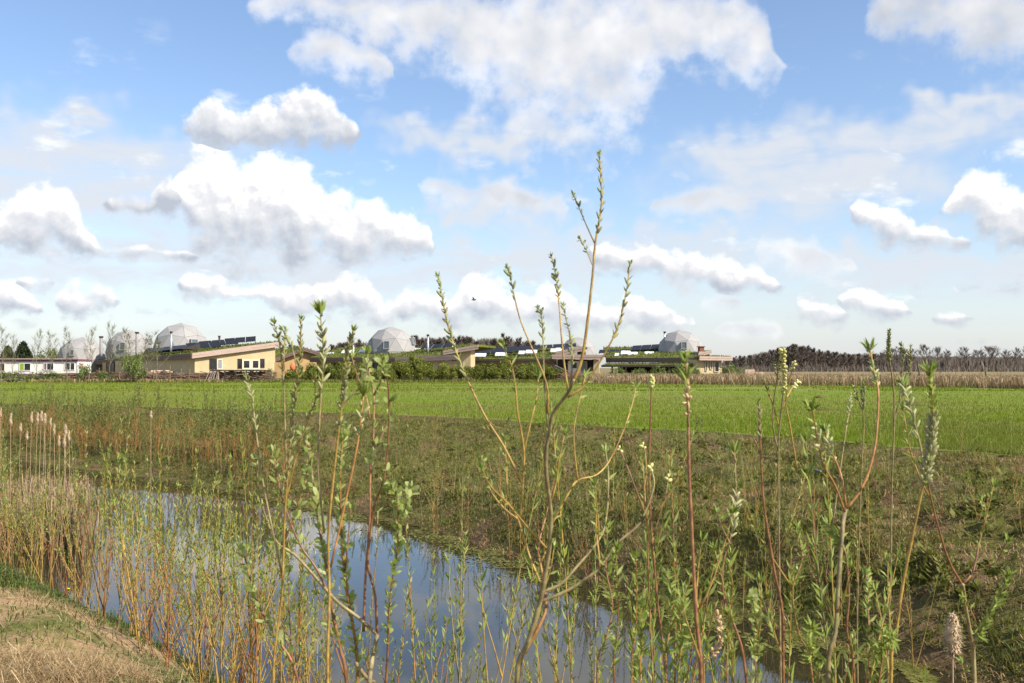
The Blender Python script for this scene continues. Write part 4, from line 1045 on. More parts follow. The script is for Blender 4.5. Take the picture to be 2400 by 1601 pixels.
def bank_cover():
    r = np.random.default_rng(72)
    def scatter(n, t0, t1, y0=7.5, y1=46.0):
        Y = 1 / (1 / y0 + (1 / y1 - 1 / y0) * r.random(n) ** 0.85); t = t0 + (t1 - t0) * r.random(n)
        X = x_far(Y) + (x_edge(Y) - x_far(Y)) * t
        k = np.abs(X) < 0.58 * Y + 0.5
        X, Y, t = X[k], Y[k], t[k]
        return X, Y, t, np.stack([X, Y, height(X, Y) - 0.01], 1)
    X, Y, t, b = scatter(330000, -0.02, 0.99)
    left = sstep(6, -8, X)
    m = fbm(X, Y, 0.9, 3) + 0.6 * fbm(X + 9, Y, 3.1, 2)
    k = r.random(len(X)) < np.clip(0.48 + 0.45 * m, 0.12, 0.95) * (1 - 0.35 * left)
    tag(blades('dry_bank_grass', b[k], r, 0.04, 0.15, 0.006, 0.013, 0.99, LEAF['dry'], None, 2, 0.35, 0.6), 'withered grass matted over the far bank')
    X, Y, t, b = scatter(230000, 0.02, 0.985)
    left = sstep(6, -8, X); lip = sstep(0.72, 0.9, t) * sstep(-3, 4, X); m = fbm(X + 17, Y + 5, 0.8, 3) - 0.9 * lip + 0.7 * fbm(X, Y + 3, 2.6, 2)
    k = r.random(len(X)) < np.clip(0.34 + 0.55 * m + 0.6 * left + 0.25 * sstep(0.5, 1.0, t), 0.02, 0.95)
    tag(blades('bank_weeds', b[k], r, 0.04, 0.14, 0.014, 0.036, 0.95, LEAF['weed']), 'small green weeds growing in patches on the far bank')
    # broad weed leaves near the top and moss-green clumps
    X, Y, t, b = scatter(60000, 0.1, 1.02)
    m = fbm(X - 7, Y + 11, 1.3, 3); k = m > 0.45; X, Y, b = X[k], Y[k], b[k]; n = len(X)
    a = r.random(n) * 6.283; L = 0.05 + 0.09 * r.random(n); d = np.stack([np.cos(a), np.sin(a), 0.5 + 0.6 * r.random(n)], 1) * L[:, None]; s = np.stack([-np.sin(a), np.cos(a), 0 * a], 1) * (L * 0.28)[:, None]
    V = np.stack([b, b + d * 0.55 + s, b + d, b + d * 0.55 - s], 1).reshape(-1, 3)
    tag(link('broad_weeds', mesh_np('broad_weeds', V, np.arange(4 * n).reshape(n, 4), LEAF['weed'])), 'broad-leaved weeds in clumps on the far bank', kind='stuff')
    # mats of pond weed along the far waterline
    n = 26000; Y = 1 / (1 / 8.0 + (1 / 30.0 - 1 / 8.0) * r.random(n)); w = np.abs(r.normal(0, 0.34, n)) * (0.6 + 0.8 * (fbm(Y * 0 + 3, Y, 1.9, 3) > -0.2))
    X = x_far(Y) + 0.12 - w
    k = (fbm(X * 2.5, Y * 0.9, 1.3, 3) > -0.25); X, Y = X[k], Y[k]; n = len(X)
    a = r.random(n) * 6.283; L = 0.02 + 0.05 * r.random(n); d = np.stack([np.cos(a), np.sin(a), 0.08 + 0.12 * r.random(n)], 1) * L[:, None]; s = np.stack([-np.sin(a), np.cos(a), 0 * a], 1) * (L * 0.5)[:, None]
    b = np.stack([X, Y, np.full(n, 0.004)], 1)
    V = np.stack([b - d * 0.3, b + s, b + d, b - s], 1).reshape(-1, 3); V[:, 2] = np.maximum(V[:, 2], 0.003)
    tag(link('pond_weed', mesh_np('pond_weed', V, np.arange(4 * n).reshape(n, 4), LEAF['algae'])), 'mat of yellowish pond weed floating along the far waterline', kind='stuff')
bank_cover()

def near_bank_cover():
    r = np.random.default_rng(73)
    n = 300000
    Y = 4.9 * (16 / 4.9) ** r.random(n); X = (-40 + 760 * r.random(n) - 1200) / F * Y
    k = X < x_near(Y) + 0.1; X, Y = X[k], Y[k]
    dist = x_near(Y) - X
    m = fbm(X, Y, 0.85, 3); sand = np.exp(-(((X + 3.3) / 1.25) ** 2 + ((Y - 6.5) / 1.3) ** 2))
    b = np.stack([X, Y, height(X, Y) - 0.01], 1)
    k = r.random(len(X)) < np.clip(0.62 + 0.35 * m - 1.6 * sand, 0.02, 1)
    tag(blades('bank_grass', b[k], r, 0.03, 0.11, 0.004, 0.009, 0.95, LEAF['grass'], None, 2, 0.4), 'short green grass on the near bank')
    k = r.random(len(X)) < np.clip(0.22 - 0.35 * m - 0.6 * sand, 0.04, 1) * 0.6 * (0.25 + 0.75 * sstep(1.5, 2.6, dist))
    tag(blades('near_dry_grass', b[k], r, 0.05, 0.16, 0.002, 0.0045, 1.0, LEAF['straw'], None, 2, 0.55, 0.75), 'bleached grass lying among the green on the near bank')
    # one big bleached tussock at the lower left corner
    n = 3600; c = [(-2.5, 5.5), (-2.2, 5.65), (-2.75, 5.85), (-2.35, 5.3), (-2.6, 5.6)]
    q = r.integers(0, len(c), n); cx = np.array(c)[q]; X = cx[:, 0] + r.normal(0, 0.13, n); Y = cx[:, 1] + r.normal(0, 0.13, n)
    b = np.stack([X, Y, height(X, Y)], 1)
    a = blades('dry_tussock', b, r, 0.10, 0.30, 0.0025, 0.006, 0.99, LEAF['straw'], None, 2, 0.5, 0.72); tag(a, 'big tussock of bleached grass at the lower left corner')
    # longer grass at the water's edge
    n = 16000; Y = 1 / (1 / 4.5 + (1 / 26.0 - 1 / 4.5) * r.random(n)); X = x_near(Y) - 0.55 * r.random(n) + 0.05
    b = np.stack([X, Y, height(X, Y) - 0.02], 1); k = np.abs(X) < 0.6 * Y + 0.3
    blades('waterside_grass', b[k], r, 0.10, 0.34, 0.005, 0.011, 0.9, LEAF['grass'], None, 2, 0.35)
    # three dandelions
    for k, (x, y) in enumerate(((82, 1348), (18, 1268), (160, 1352))):
        d = ray(x, y); t = 6.0
        while t < 14 and (EYE + d.z / d.y * t) > ground_at(d.x / d.y * t, t): t += 0.05
        p = Vector((d.x / d.y * t, t, ground_at(d.x / d.y * t, t)))
        o = MB().tube([(0, 0, 0), (0, 0, 0.09)], [0.004, 0.003], 4).build('dandelion', LEAF['grass']); o.location = p
        tag(o, ['yellow dandelion in the grass nearest the sandy patch', 'yellow dandelion at the left edge below the willow stems', 'yellow dandelion closest to the willow stems'][k], 'flower', 'dandelions on the near bank')
        MB().tube([(0, 0, 0.085), (0, 0, 0.095), (0, 0, 0.103)], [0.012, 0.022, 0.010], 9).build('flower_head', YELLOW, o)
YELLOW = plain('dandelion_yellow', (0.75, 0.45, 0.01), (0.85, 0.55, 0.02), 30.0, 0.7, 0.2)
near_bank_cover()

# ------------------------------------------------------------------ willows along the ditch
STEM = {
 'ochre': plain('ochre_twig', (0.22, 0.135, 0.035), (0.42, 0.28, 0.068), 38.0, 0.5, 0.35, per_object=0.35),
 'red': plain('red_twig', (0.14, 0.058, 0.030), (0.29, 0.145, 0.062), 38.0, 0.45, 0.4, per_object=0.4),
 'olive': plain('olive_twig', (0.15, 0.12, 0.055), (0.31, 0.25, 0.115), 38.0, 0.6, 0.3, per_object=0.35),
 'orange': plain('orange_twig', (0.22, 0.10, 0.035), (0.40, 0.205, 0.066), 38.0, 0.5, 0.35, per_object=0.35),
}
def fuzzy(name, c1, c2):
    m, T = new_mat(name)
    n = T.noise(objco(T), 260.0, 3.0, 0.6)
    b = bsdf(T, T.mix(n, c1, c2), 0.9, 0.1); b.inputs['Sheen Weight'].default_value = 0.08
    finish(T, b); return m
CATKIN = {'green': fuzzy('green_catkin', (0.17, 0.19, 0.075), (0.30, 0.31, 0.15)), 'silver': fuzzy('silver_catkin', (0.24, 0.25, 0.11), (0.42, 0.41, 0.23)),
          'yellow': fuzzy('yellow_catkin', (0.40, 0.40, 0.12), (0.58, 0.57, 0.26)), 'buff': fuzzy('spent_catkin', (0.42, 0.28, 0.15), (0.58, 0.42, 0.25))}
def catkin_mesh(mat, L=0.026, R=0.0048):
    m = MB(); m.tube([(0, 0, 0), (0, 0, L * 0.15), (0.0008, 0, L * 0.5), (0.0015, 0, L * 0.85), (0.0018, 0, L)], [R * 0.45, R * 0.9, R, R * 0.8, R * 0.2], 6)
    return m.mesh('catkin', mat, True)
CATM = {k: catkin_mesh(v, *dict(green=(0.027, 0.0042), silver=(0.032, 0.0046), yellow=(0.024, 0.0085), buff=(0.024, 0.0065))[k]) for k, v in CATKIN.items()}

class Leaves:
    """gathers leaves for one branch"""
    def __init__(s, rr): s.v = []; s.f = []; s.rr = rr
    def leaf(s, p, d, L, W, curl=0.15):
        rr = s.rr; d = d.normalized()
        n = d.cross(Vector((rr.uniform(-1, 1), rr.uniform(-1, 1), rr.uniform(-1, 1))))
        n = n.normalized() if n.length > 1e-6 else Vector((1, 0, 0)); w = d.cross(n)
        i = len(s.v)
        a = p + d * L * 0.42; t = p + d * L - n * L * curl
        s.v += [tuple(p), tuple(a + w * W * 0.5 + n * W * 0.12), tuple(t), tuple(a - w * W * 0.5 + n * W * 0.12)]
        s.f += [(i, i + 1, i + 2), (i, i + 2, i + 3)]
    def oval(s, p, d, L, W):
        rr = s.rr; d = d.normalized(); n = d.cross(Vector((rr.uniform(-1, 1), rr.uniform(-1, 1), rr.uniform(-1, 1))))
        n = n.normalized() if n.length > 1e-6 else Vector((1, 0, 0)); w = d.cross(n); i = len(s.v)
        for t, k in ((0.0, 0), (0.35, 0.85), (0.65, 1.0), (0.9, 0.6)):
            c = p + d * L * t - n * L * 0.22 * t * t
            s.v += [tuple(c + w * W * 0.5 * k + n * W * 0.10 * k), tuple(c - w * W * 0.5 * k + n * W * 0.10 * k)]
        s.v.append(tuple(p + d * L - n * L * 0.22))
        s.f += [(i, i + 2, i + 3), (i + 2, i + 4, i + 3), (i + 3, i + 4, i + 5), (i + 4, i + 6, i + 5), (i + 5, i + 6, i + 7), (i + 6, i + 8, i + 7)]
    def build(s, mat, parent):
        if not s.f: return
        V = np.array(s.v); o = link('leaves', mesh_np('leaves', V, np.array(s.f), mat), parent); tag(o, kind='stuff')
def along(pts, t):
    n = len(pts) - 1; k = min(int(t * n), n - 1); return pts[k].lerp(pts[k + 1], t * n - k), (pts[k + 1] - pts[k]).normalized()
def out_dir(rr, d, k, open_=0.7):
    """a direction leaving a twig of direction d, spiralling with k"""
    a = k * 2.4 + rr.uniform(-0.5, 0.5)
    e = d.cross(Vector((0.3, 0.2, 0.93))); e = e.normalized() if e.length > 1e-4 else Vector((1, 0, 0)); g = d.cross(e)
    return (d * (1 - open_ * 0.55) + (e * math.cos(a) + g * math.sin(a)) * open_).normalized()
def dress(parent, pts, style, rr, t0=0.0, dens=1.0, scale=1.0):
    """puts leaves and catkins of the given style on a twig; pts in the parent's space"""
    L = sum((pts[i + 1] - pts[i]).length for i in range(len(pts) - 1)); lv = Leaves(rr)
    def cat(kind, p, d, s):
        o = link('catkin', CATM[kind], parent); o.location = p; o.rotation_mode = 'QUATERNION'; o.rotation_quaternion = d.to_track_quat('Z', 'X'); o.scale = (s, s, s)
    mat = LEAF['willow']
    if style == 'catkin':
        n = max(int(L * (1 - t0) / 0.0135 * dens), 3)
        for k in range(n):
            t = t0 + (1 - t0) * (k + rr.random() * 0.6) / n; p, d = along(pts, t)
            if t > 0.45 or rr.random() < 0.35:
                if rr.random() < 0.62: cat('green', p, out_dir(rr, d, k, 0.5), scale * rr.uniform(0.55, 1.0) * (0.75 if t > 0.9 else 1))
                else: lv.leaf(p, out_dir(rr, d, k, 0.5), 0.022 * scale, 0.005 * scale)
            elif rr.random() < 0.5: lv.leaf(p, out_dir(rr, d, k, 0.55), 0.026 * scale * rr.uniform(0.5, 1), 0.006 * scale)
        for k in range(5): lv.leaf(pts[-1], out_dir(rr, (pts[-1] - pts[-2]).normalized(), k, 0.35), 0.020 * scale, 0.006 * scale)
    elif style in ('leaf', 'tuft'):
        n = max(int(L * (1 - t0) / (0.0085 if style == 'leaf' else 0.0052) * dens), 6)
        for k in range(n):
            t = t0 + (1 - t0) * (k + rr.random()) / n; p, d = along(pts, t)
            if rr.random() < 0.2: continue
            lv.leaf(p, out_dir(rr, d, k + rr.uniform(-0.6, 0.6), rr.uniform(0.4, 0.85)), scale * rr.uniform(0.4, 1.15) * (0.034 if style == 'leaf' else 0.046), scale * rr.uniform(0.006, 0.0095))
        for k in range(7): lv.leaf(pts[-1], out_dir(rr, (pts[-1] - pts[-2]).normalized(), k, 0.4), 0.032 * scale, 0.008 * scale)
    elif style == 'sallow':
        mat = LEAF['sallow']; n = max(int(L * (1 - t0) / 0.028 * dens), 3)
        for k in range(n):
            t = t0 + (1 - t0) * (k + rr.random() * 0.7) / n; p, d = along(pts, t)
            for j in range(rr.choice((2, 3, 4))): lv.oval(p, out_dir(rr, d, k + j * 0.9, 0.62), scale * rr.uniform(0.016, 0.040), scale * rr.uniform(0.008, 0.017))
            if rr.random() < 0.12: cat('silver', p, out_dir(rr, d, k, 0.35), scale * 0.55)
        for k in range(5): lv.oval(pts[-1], out_dir(rr, (pts[-1] - pts[-2]).normalized(), k, 0.45), 0.026 * scale, 0.013 * scale)
    elif style == 'fluffy':
        n = max(int(L * (1 - t0) / 0.016 * dens), 4)
        for k in range(n):
            t = t0 + (1 - t0) * (k + rr.random() * 0.6) / n; p, d = along(pts, t)
            if t < 0.88: cat('silver', p, out_dir(rr, d, k, 0.6), scale * rr.uniform(0.7, 1.05))
            lv.leaf(p, out_dir(rr, d, k + 1, 0.5), 0.03 * scale * rr.uniform(0.6, 1), 0.008 * scale)
        for k in range(14): lv.leaf(pts[-1], out_dir(rr, (pts[-1] - pts[-2]).normalized(), k, 0.45), 0.045 * scale, 0.010 * scale)
    elif style in ('yellow', 'buff'):
        n = max(int(L * (1 - t0) / 0.02 * dens), 3)
        for k in range(n):
            t = t0 + (1 - t0) * (k + rr.random() * 0.6) / n; p, d = along(pts, t); cat(style, p, out_dir(rr, d, k, 0.75), scale * rr.uniform(0.5, 0.8))
    lv.build(mat, parent)
def ground_hit(px, py, t=1.5):
    d = ray(px, py); q = lambda t: (d.x / d.y * t, t)
    while t < 60 and EYE + d.z / d.y * t > max(ground_at(*q(t)), -0.3): t += 0.02
    return q(t)
def willow(label, Y, base, stems, seed, lean=0.10, cat='willow', extra=3, estyle='leaf', ebark='ochre'):
    """a willow read off the photograph. stems: (points in photo pixels, width px at the foot, at the tip, bark, style, start of foliage, density[, joins the trunk])"""
    rr = random.Random(seed)
    x0, y0 = base; b = P(x0, y0, Y); gz = ground_at(b.x, b.y) - 0.05
    r = empty('willow', (b.x, b.y, gz)); tag(r, label, cat, 'willows standing closest to the viewer')
    o = Vector((b.x, b.y, gz)); rods = []
    for k, (pix, w0, w1, bark, style, t0, dens) in enumerate(stems):
        dy0, dy1 = 0.0, rr.uniform(-lean, lean) * Y
        m = len(pix); pts = []
        foot = pix[0][1] >= 1560
        for i, (x, y) in enumerate(pix):
            d = (i / max(m - 1, 1)); pts.append(P(x, y, Y + dy1 * d * d + (0.012 * Y * math.sin(k * 1.9) if foot else 0.0)) - o)
        if foot:
            f0 = pts[0]; g = Vector((f0.x * 0.35, f0.y * 0.35, 0.0)); pts = [g, g.lerp(f0, 0.5) + Vector((0.01, 0, 0))] + pts
        sp = spline(pts, 4); n = len(sp)
        rad = [(w0 + (w1 - w0) * (i / (n - 1)) ** 0.8) * 0.39 * Y / F * (1 + 0.22 * rr.random() ** 3) for i in range(n)]
        mb = MB(); mb.tube(sp, rad, 7 if w0 > 9 else 5)
        # slight swellings where buds sat
        br = mb.build('branch' if k else 'trunk', STEM[bark], r, True)
        if style: dress(br, sp, style, rr, t0, dens, 0.95 if style == 'sallow' else 1.0)
        if len(sp) > 14: rods.append(sp)
    # young side twigs
    for j in range(extra):
        sp = rods[j % len(rods)]; p, d = along(sp, rr.uniform(0.2, 0.7)); a = rr.uniform(0, 6.283); q = rr.uniform(0.3, 0.9); L = rr.uniform(0.12, 0.34)
        if gz + p.z + L > EYE - 0.03 * Y: continue
        d = Vector((math.cos(a) * q, math.sin(a) * q * 0.7, 1.0)).normalized(); pts = [p]
        for i in range(5):
            d = (d + Vector((rr.uniform(-1, 1), rr.uniform(-1, 1), 0)) * 0.10 + Vector((0, 0, 0.14))).normalized(); pts.append(pts[-1] + d * (L / 5))
        mb = MB(); mb.tube(pts, [0.0030 - 0.0004 * i for i in range(6)], 5); br = mb.build('branch', STEM[ebark], r, True)
        dress(br, pts, estyle, rr, rr.uniform(0.2, 0.5), rr.uniform(0.6, 1.0))
    return r
R_, O_, Y_, V_ = 'red', 'orange', 'ochre', 'olive'
willow('tall yellow-twigged willow whose catkin tips stand highest against the clouds', 2.75, (1215, 1601), [
 ([(1212, 1601), (1236, 1510), (1258, 1440), (1270, 1390), (1284, 1310), (1291, 1230), (1289, 1180), (1281, 1120), (1279, 1060), (1288, 1010), (1296, 968), (1330, 922), (1345, 890)], 20, 8, V_, None, 0, 0),
 ([(1343, 896), (1364, 840), (1378, 745), (1389, 645), (1395, 572), (1410, 480), (1408, 410), (1404, 362)], 11, 3.5, Y_, 'catkin', 0.58, 1.5),
 ([(1394, 570), (1372, 522), (1352, 475), (1343, 456)], 5, 2.5, V_, 'catkin', 0.35, 1.4),
 ([(1388, 620), (1377, 592), (1360, 560)], 4.5, 2.5, V_, 'catkin', 0.4, 1.2),
 ([(1330, 932), (1372, 900), (1425, 815), (1450, 760), (1468, 685), (1476, 622)], 7.5, 3, Y_, 'catkin', 0.45, 1.5),
 ([(1332, 918), (1320, 832), (1311, 722), (1305, 660), (1293, 602)], 7, 3, Y_, 'catkin', 0.55, 1.4),
 ([(1336, 912), (1341, 850), (1336, 790), (1319, 715)], 6, 3, V_, 'catkin', 0.3, 1.5),
 ([(1284, 968), (1281, 900), (1242, 805), (1217, 742), (1197, 655), (1190, 630)], 7, 3, Y_, 'catkin', 0.68, 1.3),
 ([(1284, 1000), (1276, 905), (1273, 810), (1270, 745), (1262, 722)], 6, 3, V_, 'catkin', 0.4, 1.5),
 ([(1220, 1217), (1224, 1150), (1228, 1055), (1213, 965), (1208, 905), (1199, 858), (1180, 815)], 8, 3, Y_, 'leaf', 0.6, 0.8),
 ([(1228, 1058), (1245, 985), (1258, 930), (1262, 880)], 6, 2.5, Y_, 'leaf', 0.4, 0.6),
 ([(1222, 1130), (1180, 1045), (1142, 985), (1102, 905), (1076, 842), (1052, 772), (1036, 695), (1027, 648)], 8, 4, Y_, 'catkin', 0.42, 2.0),
 ([(1142, 985), (1165, 1002), (1188, 1004)], 4, 2, Y_, None, 0, 0),
 ([(1290, 1235), (1330, 1160), (1354, 1126), (1400, 1112), (1434, 1070), (1470, 985), (1486, 930), (1490, 905)], 8, 3, Y_, 'leaf', 0.7, 0.6),
 ([(1354, 1126), (1345, 1040), (1348, 985), (1366, 905), (1374, 880)], 6, 2.5, Y_, 'leaf', 0.5, 0.7),
 ([(1286, 1290), (1240, 1240), (1190, 1180), (1150, 1140), (1130, 1100)], 7, 3, Y_, 'leaf', 0.3, 0.5),
 ([(1262, 1412), (1330, 1384), (1398, 1338), (1420, 1310), (1450, 1270), (1500, 1225), (1530, 1150), (1532, 1120), (1522, 1090)], 11, 4, V_, 'yellow', 0.93, 1.2),
 ([(1258, 1390), (1310, 1372), (1350, 1330), (1400, 1270), (1420, 1220), (1426, 1120), (1420, 1060)], 11, 4, V_, 'leaf', 0.6, 0.4),
 ([(1272, 1380), (1240, 1300), (1215, 1220), (1190, 1175)], 8, 4, Y_, None, 0, 0),
 ([(1230, 1530), (1262, 1470), (1280, 1420), (1270, 1340), (1262, 1280), (1282, 1200), (1300, 1120)], 12, 4, O_, 'leaf', 0.5, 0.5),
 ([(1216, 1219), (1180, 1190), (1150, 1150), (1132, 1100), (1128, 1080)], 7, 3, Y_, 'leaf', 0.6, 0.6)], 1, extra=22)
willow('red-stemmed sallow with round pale leaves in the lower middle', 2.9, (830, 1601), [
 ([(812, 1601), (797, 1520), (780, 1435), (766, 1335), (752, 1255), (744, 1190), (735, 1130), (722, 1062), (709, 1012)], 13, 5, R_, 'sallow', 0.3, 1.3),
 ([(838, 1601), (834, 1510), (816, 1405), (804, 1305), (800, 1215), (797, 1130), (801, 1050), (806, 1000)], 12, 5, O_, 'sallow', 0.2, 1.4),
 ([(834, 1555), (860, 1590), (880, 1601)], 12, 12, V_, None, 0, 0),
 ([(852, 1480), (858, 1330), (866, 1233), (868, 1105), (874, 1050), (876, 926), (866, 880), (858, 850)], 9, 4, R_, 'sallow', 0.45, 0.8),
 ([(876, 926), (890, 900), (900, 860)], 5, 3, R_, 'sallow', 0.2, 0.8),
 ([(884, 1487), (838, 1446), (790, 1410), (735, 1348), (690, 1300), (650, 1272), (626, 1222), (606, 1150), (602, 1080)], 11, 5, V_, 'sallow', 0.5, 0.8),
 ([(884, 1487), (880, 1400), (862, 1320), (868, 1250), (876, 1190), (900, 1120), (911, 1010), (911, 926), (904, 870), (900, 846)], 9, 4, R_, 'sallow', 0.5, 0.6),
 ([(700, 1601), (652, 1500), (612, 1432), (590, 1370), (570, 1290)], 10, 5, R_, 'sallow', 0.2, 0.8),
 ([(884, 1487), (870, 1560), (866, 1601)], 12, 14, V_, None, 0, 0),
 ([(905, 1601), (910, 1500), (914, 1400), (930, 1300), (934, 1240), (930, 1170), (918, 1140)], 9, 4, R_, 'sallow', 0.35, 1.2),
 ([(934, 1235), (950, 1192), (962, 1140)], 6, 3, R_, 'sallow', 0.1, 1.4),
 ([(775, 1400), (740, 1330), (705, 1280), (672, 1200), (650, 1120), (640, 1060)], 8, 4, R_, 'sallow', 0.3, 0.9)], 2, extra=6, estyle='sallow', ebark='red')
willow('slim catkin willow rising in front of the middle dome', 2.6, (800, 1601), [
 ([(768, 1601), (772, 1400), (770, 1250), (786, 1080), (800, 960), (806, 900), (815, 830), (828, 775)], 10, 4, Y_, 'catkin', 0.62, 1.3),
 ([(800, 965), (812, 940), (840, 912), (858, 880), (862, 830)], 5, 3, V_, 'sallow', 0.3, 1.0),
 ([(868, 985), (858, 930), (838, 882), (825, 838)], 5, 3, R_, 'leaf', 0.7, 1.0),
 ([(760, 1250), (746, 1100), (750, 960), (757, 862), (757, 800), (751, 738)], 8, 4, V_, 'fluffy', 0.45, 0.9),
 ([(775, 1330), (820, 1130), (838, 1040), (846, 980), (852, 930)], 7, 4, O_, 'fluffy', 0.55, 0.7)], 3)
willow('slim catkin willow whose forked tips stand against the sky over the orange gable', 2.7, (690, 1601), [
 ([(640, 1601), (660, 1400), (668, 1200), (680, 1050), (690, 942), (702, 850), (706, 750)], 9, 3.5, Y_, 'catkin', 0.55, 1.2),
 ([(697, 885), (690, 835), (676, 800), (662, 772)], 5, 3, V_, 'catkin', 0.3, 1.2),
 ([(672, 1120), (668, 1000), (664, 900), (656, 810), (642, 757)], 7, 3, V_, 'catkin', 0.5, 1.1),
 ([(664, 905), (666, 830), (669, 772)], 5, 3, V_, 'catkin', 0.3, 1.3),
 ([(668, 1180), (700, 1050), (730, 965), (740, 930), (736, 880)], 6, 3, Y_, 'catkin', 0.4, 1.2),
 ([(662, 1350), (620, 1150), (600, 1010), (590, 930), (575, 880)], 7, 3, V_, 'catkin', 0.5, 0.9)], 4)
willow('thick straight reddish willow rod crossing the far field edge, tufted at its tip', 2.5, (1640, 1601), [
 ([(1644, 1601), (1632, 1450), (1624, 1300), (1616, 1130), (1613, 1000), (1611, 920), (1608, 842)], 15, 7, R_, 'tuft', 0.86, 0.6),
 ([(1613, 1000), (1612, 950), (1604, 910)], 5, 3, V_, 'buff', 0.2, 0.8)], 5)
willow('forked willow with silvery catkins over the field, the tall one beyond the reddish rod', 2.7, (1950, 1601), [
 ([(1940, 1601), (1958, 1480), (1966, 1350), (1976, 1225), (1984, 1190)], 15, 12, V_, None, 0, 0),
 ([(1984, 1192), (2022, 1140), (2046, 1070), (2056, 1000), (2058, 915), (2048, 870), (2040, 822)], 9, 5, O_, 'fluffy', 0.70, 1.5),
 ([(1980, 1200), (1958, 1140), (1930, 1090), (1916, 1030), (1904, 962)], 7, 4, O_, 'fluffy', 0.5, 1.3),
 ([(1984, 1188), (1970, 1110), (1946, 1050), (1935, 1010)], 6, 4, O_, 'fluffy', 0.5, 1.0),
 ([(2002, 1601), (1985, 1480), (1990, 1400), (1984, 1310), (1972, 1270), (1960, 1250), (1940, 1230)], 9, 4, R_, 'leaf', 0.6, 1.0)], 6)
willow('willow with large silvery catkins at the right, close to the fluffy cattail', 2.6, (2110, 1601), [
 ([(2088, 1601), (2100, 1490), (2114, 1380), (2142, 1240), (2164, 1135), (2178, 1060), (2186, 970), (2180, 880)], 12, 5, Y_, 'fluffy', 0.66, 2.2),
 ([(2168, 1120), (2158, 1050), (2140, 980), (2126, 930), (2118, 905)], 7, 4, V_, 'fluffy', 0.3, 1.4)], 7)
willow('grey forked willow at the lower right corner', 3.0, (2290, 1601), [
 ([(2284, 1601), (2276, 1500), (2262, 1420), (2256, 1370)], 14, 10, V_, None, 0, 0),
 ([(2256, 1372), (2222, 1310), (2192, 1210), (2176, 1140), (2168, 1090)], 8, 4, R_, 'fluffy', 0.75, 1.2),
 ([(2257, 1368), (2280, 1340), (2296, 1270), (2310, 1200), (2300, 1170)], 7, 3, R_, 'leaf', 0.3, 0.9),
 ([(2282, 1560), (2296, 1490), (2322, 1435), (2345, 1390), (2364, 1350)], 9, 4, V_, 'leaf', 0.4, 1.0),
 ([(2282, 1340), (2330, 1320), (2360, 1270)], 5, 3, R_, 'leaf', 0.3, 1.0),
 ([(2300, 1485), (2270, 1420), (2258, 1400)], 5, 3, O_, 'leaf', 0.2, 1.0)], 8)
willow('willow with a long red rod and yellowish catkins left of the forked silver one', 3.0, (1838, 1601), [
 ([(1836, 1601), (1834, 1440), (1816, 1345), (1802, 1260), (1790, 1180), (1784, 1090), (1781, 1010), (1778, 945)], 11, 5, R_, 'catkin', 0.85, 1.0),
 ([(1784, 1070), (1768, 1030), (1756, 1020)], 4, 3, R_, None, 0, 0),
 ([(1905, 1601), (1870, 1480), (1858, 1380), (1880, 1310), (1868, 1240)], 7, 4, O_, 'leaf', 0.5, 1.0),
 ([(1750, 1601), (1726, 1480), (1700, 1420), (1694, 1330), (1716, 1240), (1724, 1160), (1722, 1060)], 10, 4, R_, 'fluffy', 0.72, 0.9),
 ([(1712, 1275), (1694, 1240), (1680, 1200)], 5, 3, R_, 'leaf', 0.3, 1.0)], 9)
willow('leafy bright green willow shoots at the bottom edge right of the trunk', 2.5, (1520, 1601), [
 ([(1500, 1601), (1505, 1530), (1500, 1480), (1504, 1420)], 7, 4, O_, 'leaf', 0.1, 0.96),
 ([(1560, 1601), (1562, 1520), (1575, 1440), (1570, 1370), (1560, 1345)], 8, 4, O_, 'tuft', 0.2, 0.60),
 ([(1440, 1601), (1445, 1500), (1450, 1400), (1442, 1330), (1446, 1290)], 7, 3, R_, 'leaf', 0.35, 0.84),
 ([(1590, 1601), (1600, 1500), (1598, 1420), (1600, 1380)], 6, 3, Y_, 'tuft', 0.3, 0.60),
 ([(1400, 1601), (1420, 1500), (1436, 1420), (1420, 1330), (1424, 1240)], 8, 3, R_, 'leaf', 0.3, 0.54),
 ([(1480, 1601), (1490, 1480), (1492, 1380), (1490, 1310)], 6, 3, O_, 'leaf', 0.4, 0.78)], 10)
willow('leafy willow shoots at the bottom edge under the forked silver willow', 2.7, (1770, 1601), [
 ([(1700, 1601), (1712, 1530), (1706, 1470), (1716, 1380), (1710, 1330)], 7, 4, R_, 'leaf', 0.1, 0.84),
 ([(1770, 1601), (1776, 1520), (1770, 1440), (1764, 1400)], 6, 3, R_, 'sallow', 0.1, 0.72),
 ([(2060, 1601), (2066, 1520), (2084, 1500), (2092, 1490)], 7, 5, O_, 'tuft', 0.2, 0.84),
 ([(2030, 1601), (2036, 1500), (2034, 1400), (2030, 1340)], 7, 4, O_, 'leaf', 0.45, 0.90),
 ([(1920, 1601), (1905, 1540), (1900, 1500), (1905, 1470)], 6, 3, O_, 'tuft', 0.3, 0.66),
 ([(1650, 1601), (1668, 1540), (1690, 1500), (1680, 1440)], 6, 3, Y_, 'buff', 0.6, 1.0)], 11)
willow('thin rod topped with pale yellow catkin flowers above the dry reeds', 3.3, (1520, 1601), [
 ([(1560, 1601), (1540, 1400), (1524, 1200), (1522, 1060), (1525, 965), (1527, 884)], 7, 4.5, R_, 'yellow', 0.95, 3.0),
 ([(1535, 1330), (1510, 1180), (1514, 1110), (1512, 1060), (1504, 1040)], 6, 3, Y_, 'yellow', 0.84, 1.4),
 ([(1530, 1260), (1560, 1160), (1566, 1115)], 4, 3, R_, 'yellow', 0.8, 1.0),
 ([(1518, 1220), (1480, 1120), (1460, 1070), (1450, 1050)], 5, 3, R_, 'yellow', 0.85, 1.6)], 12)
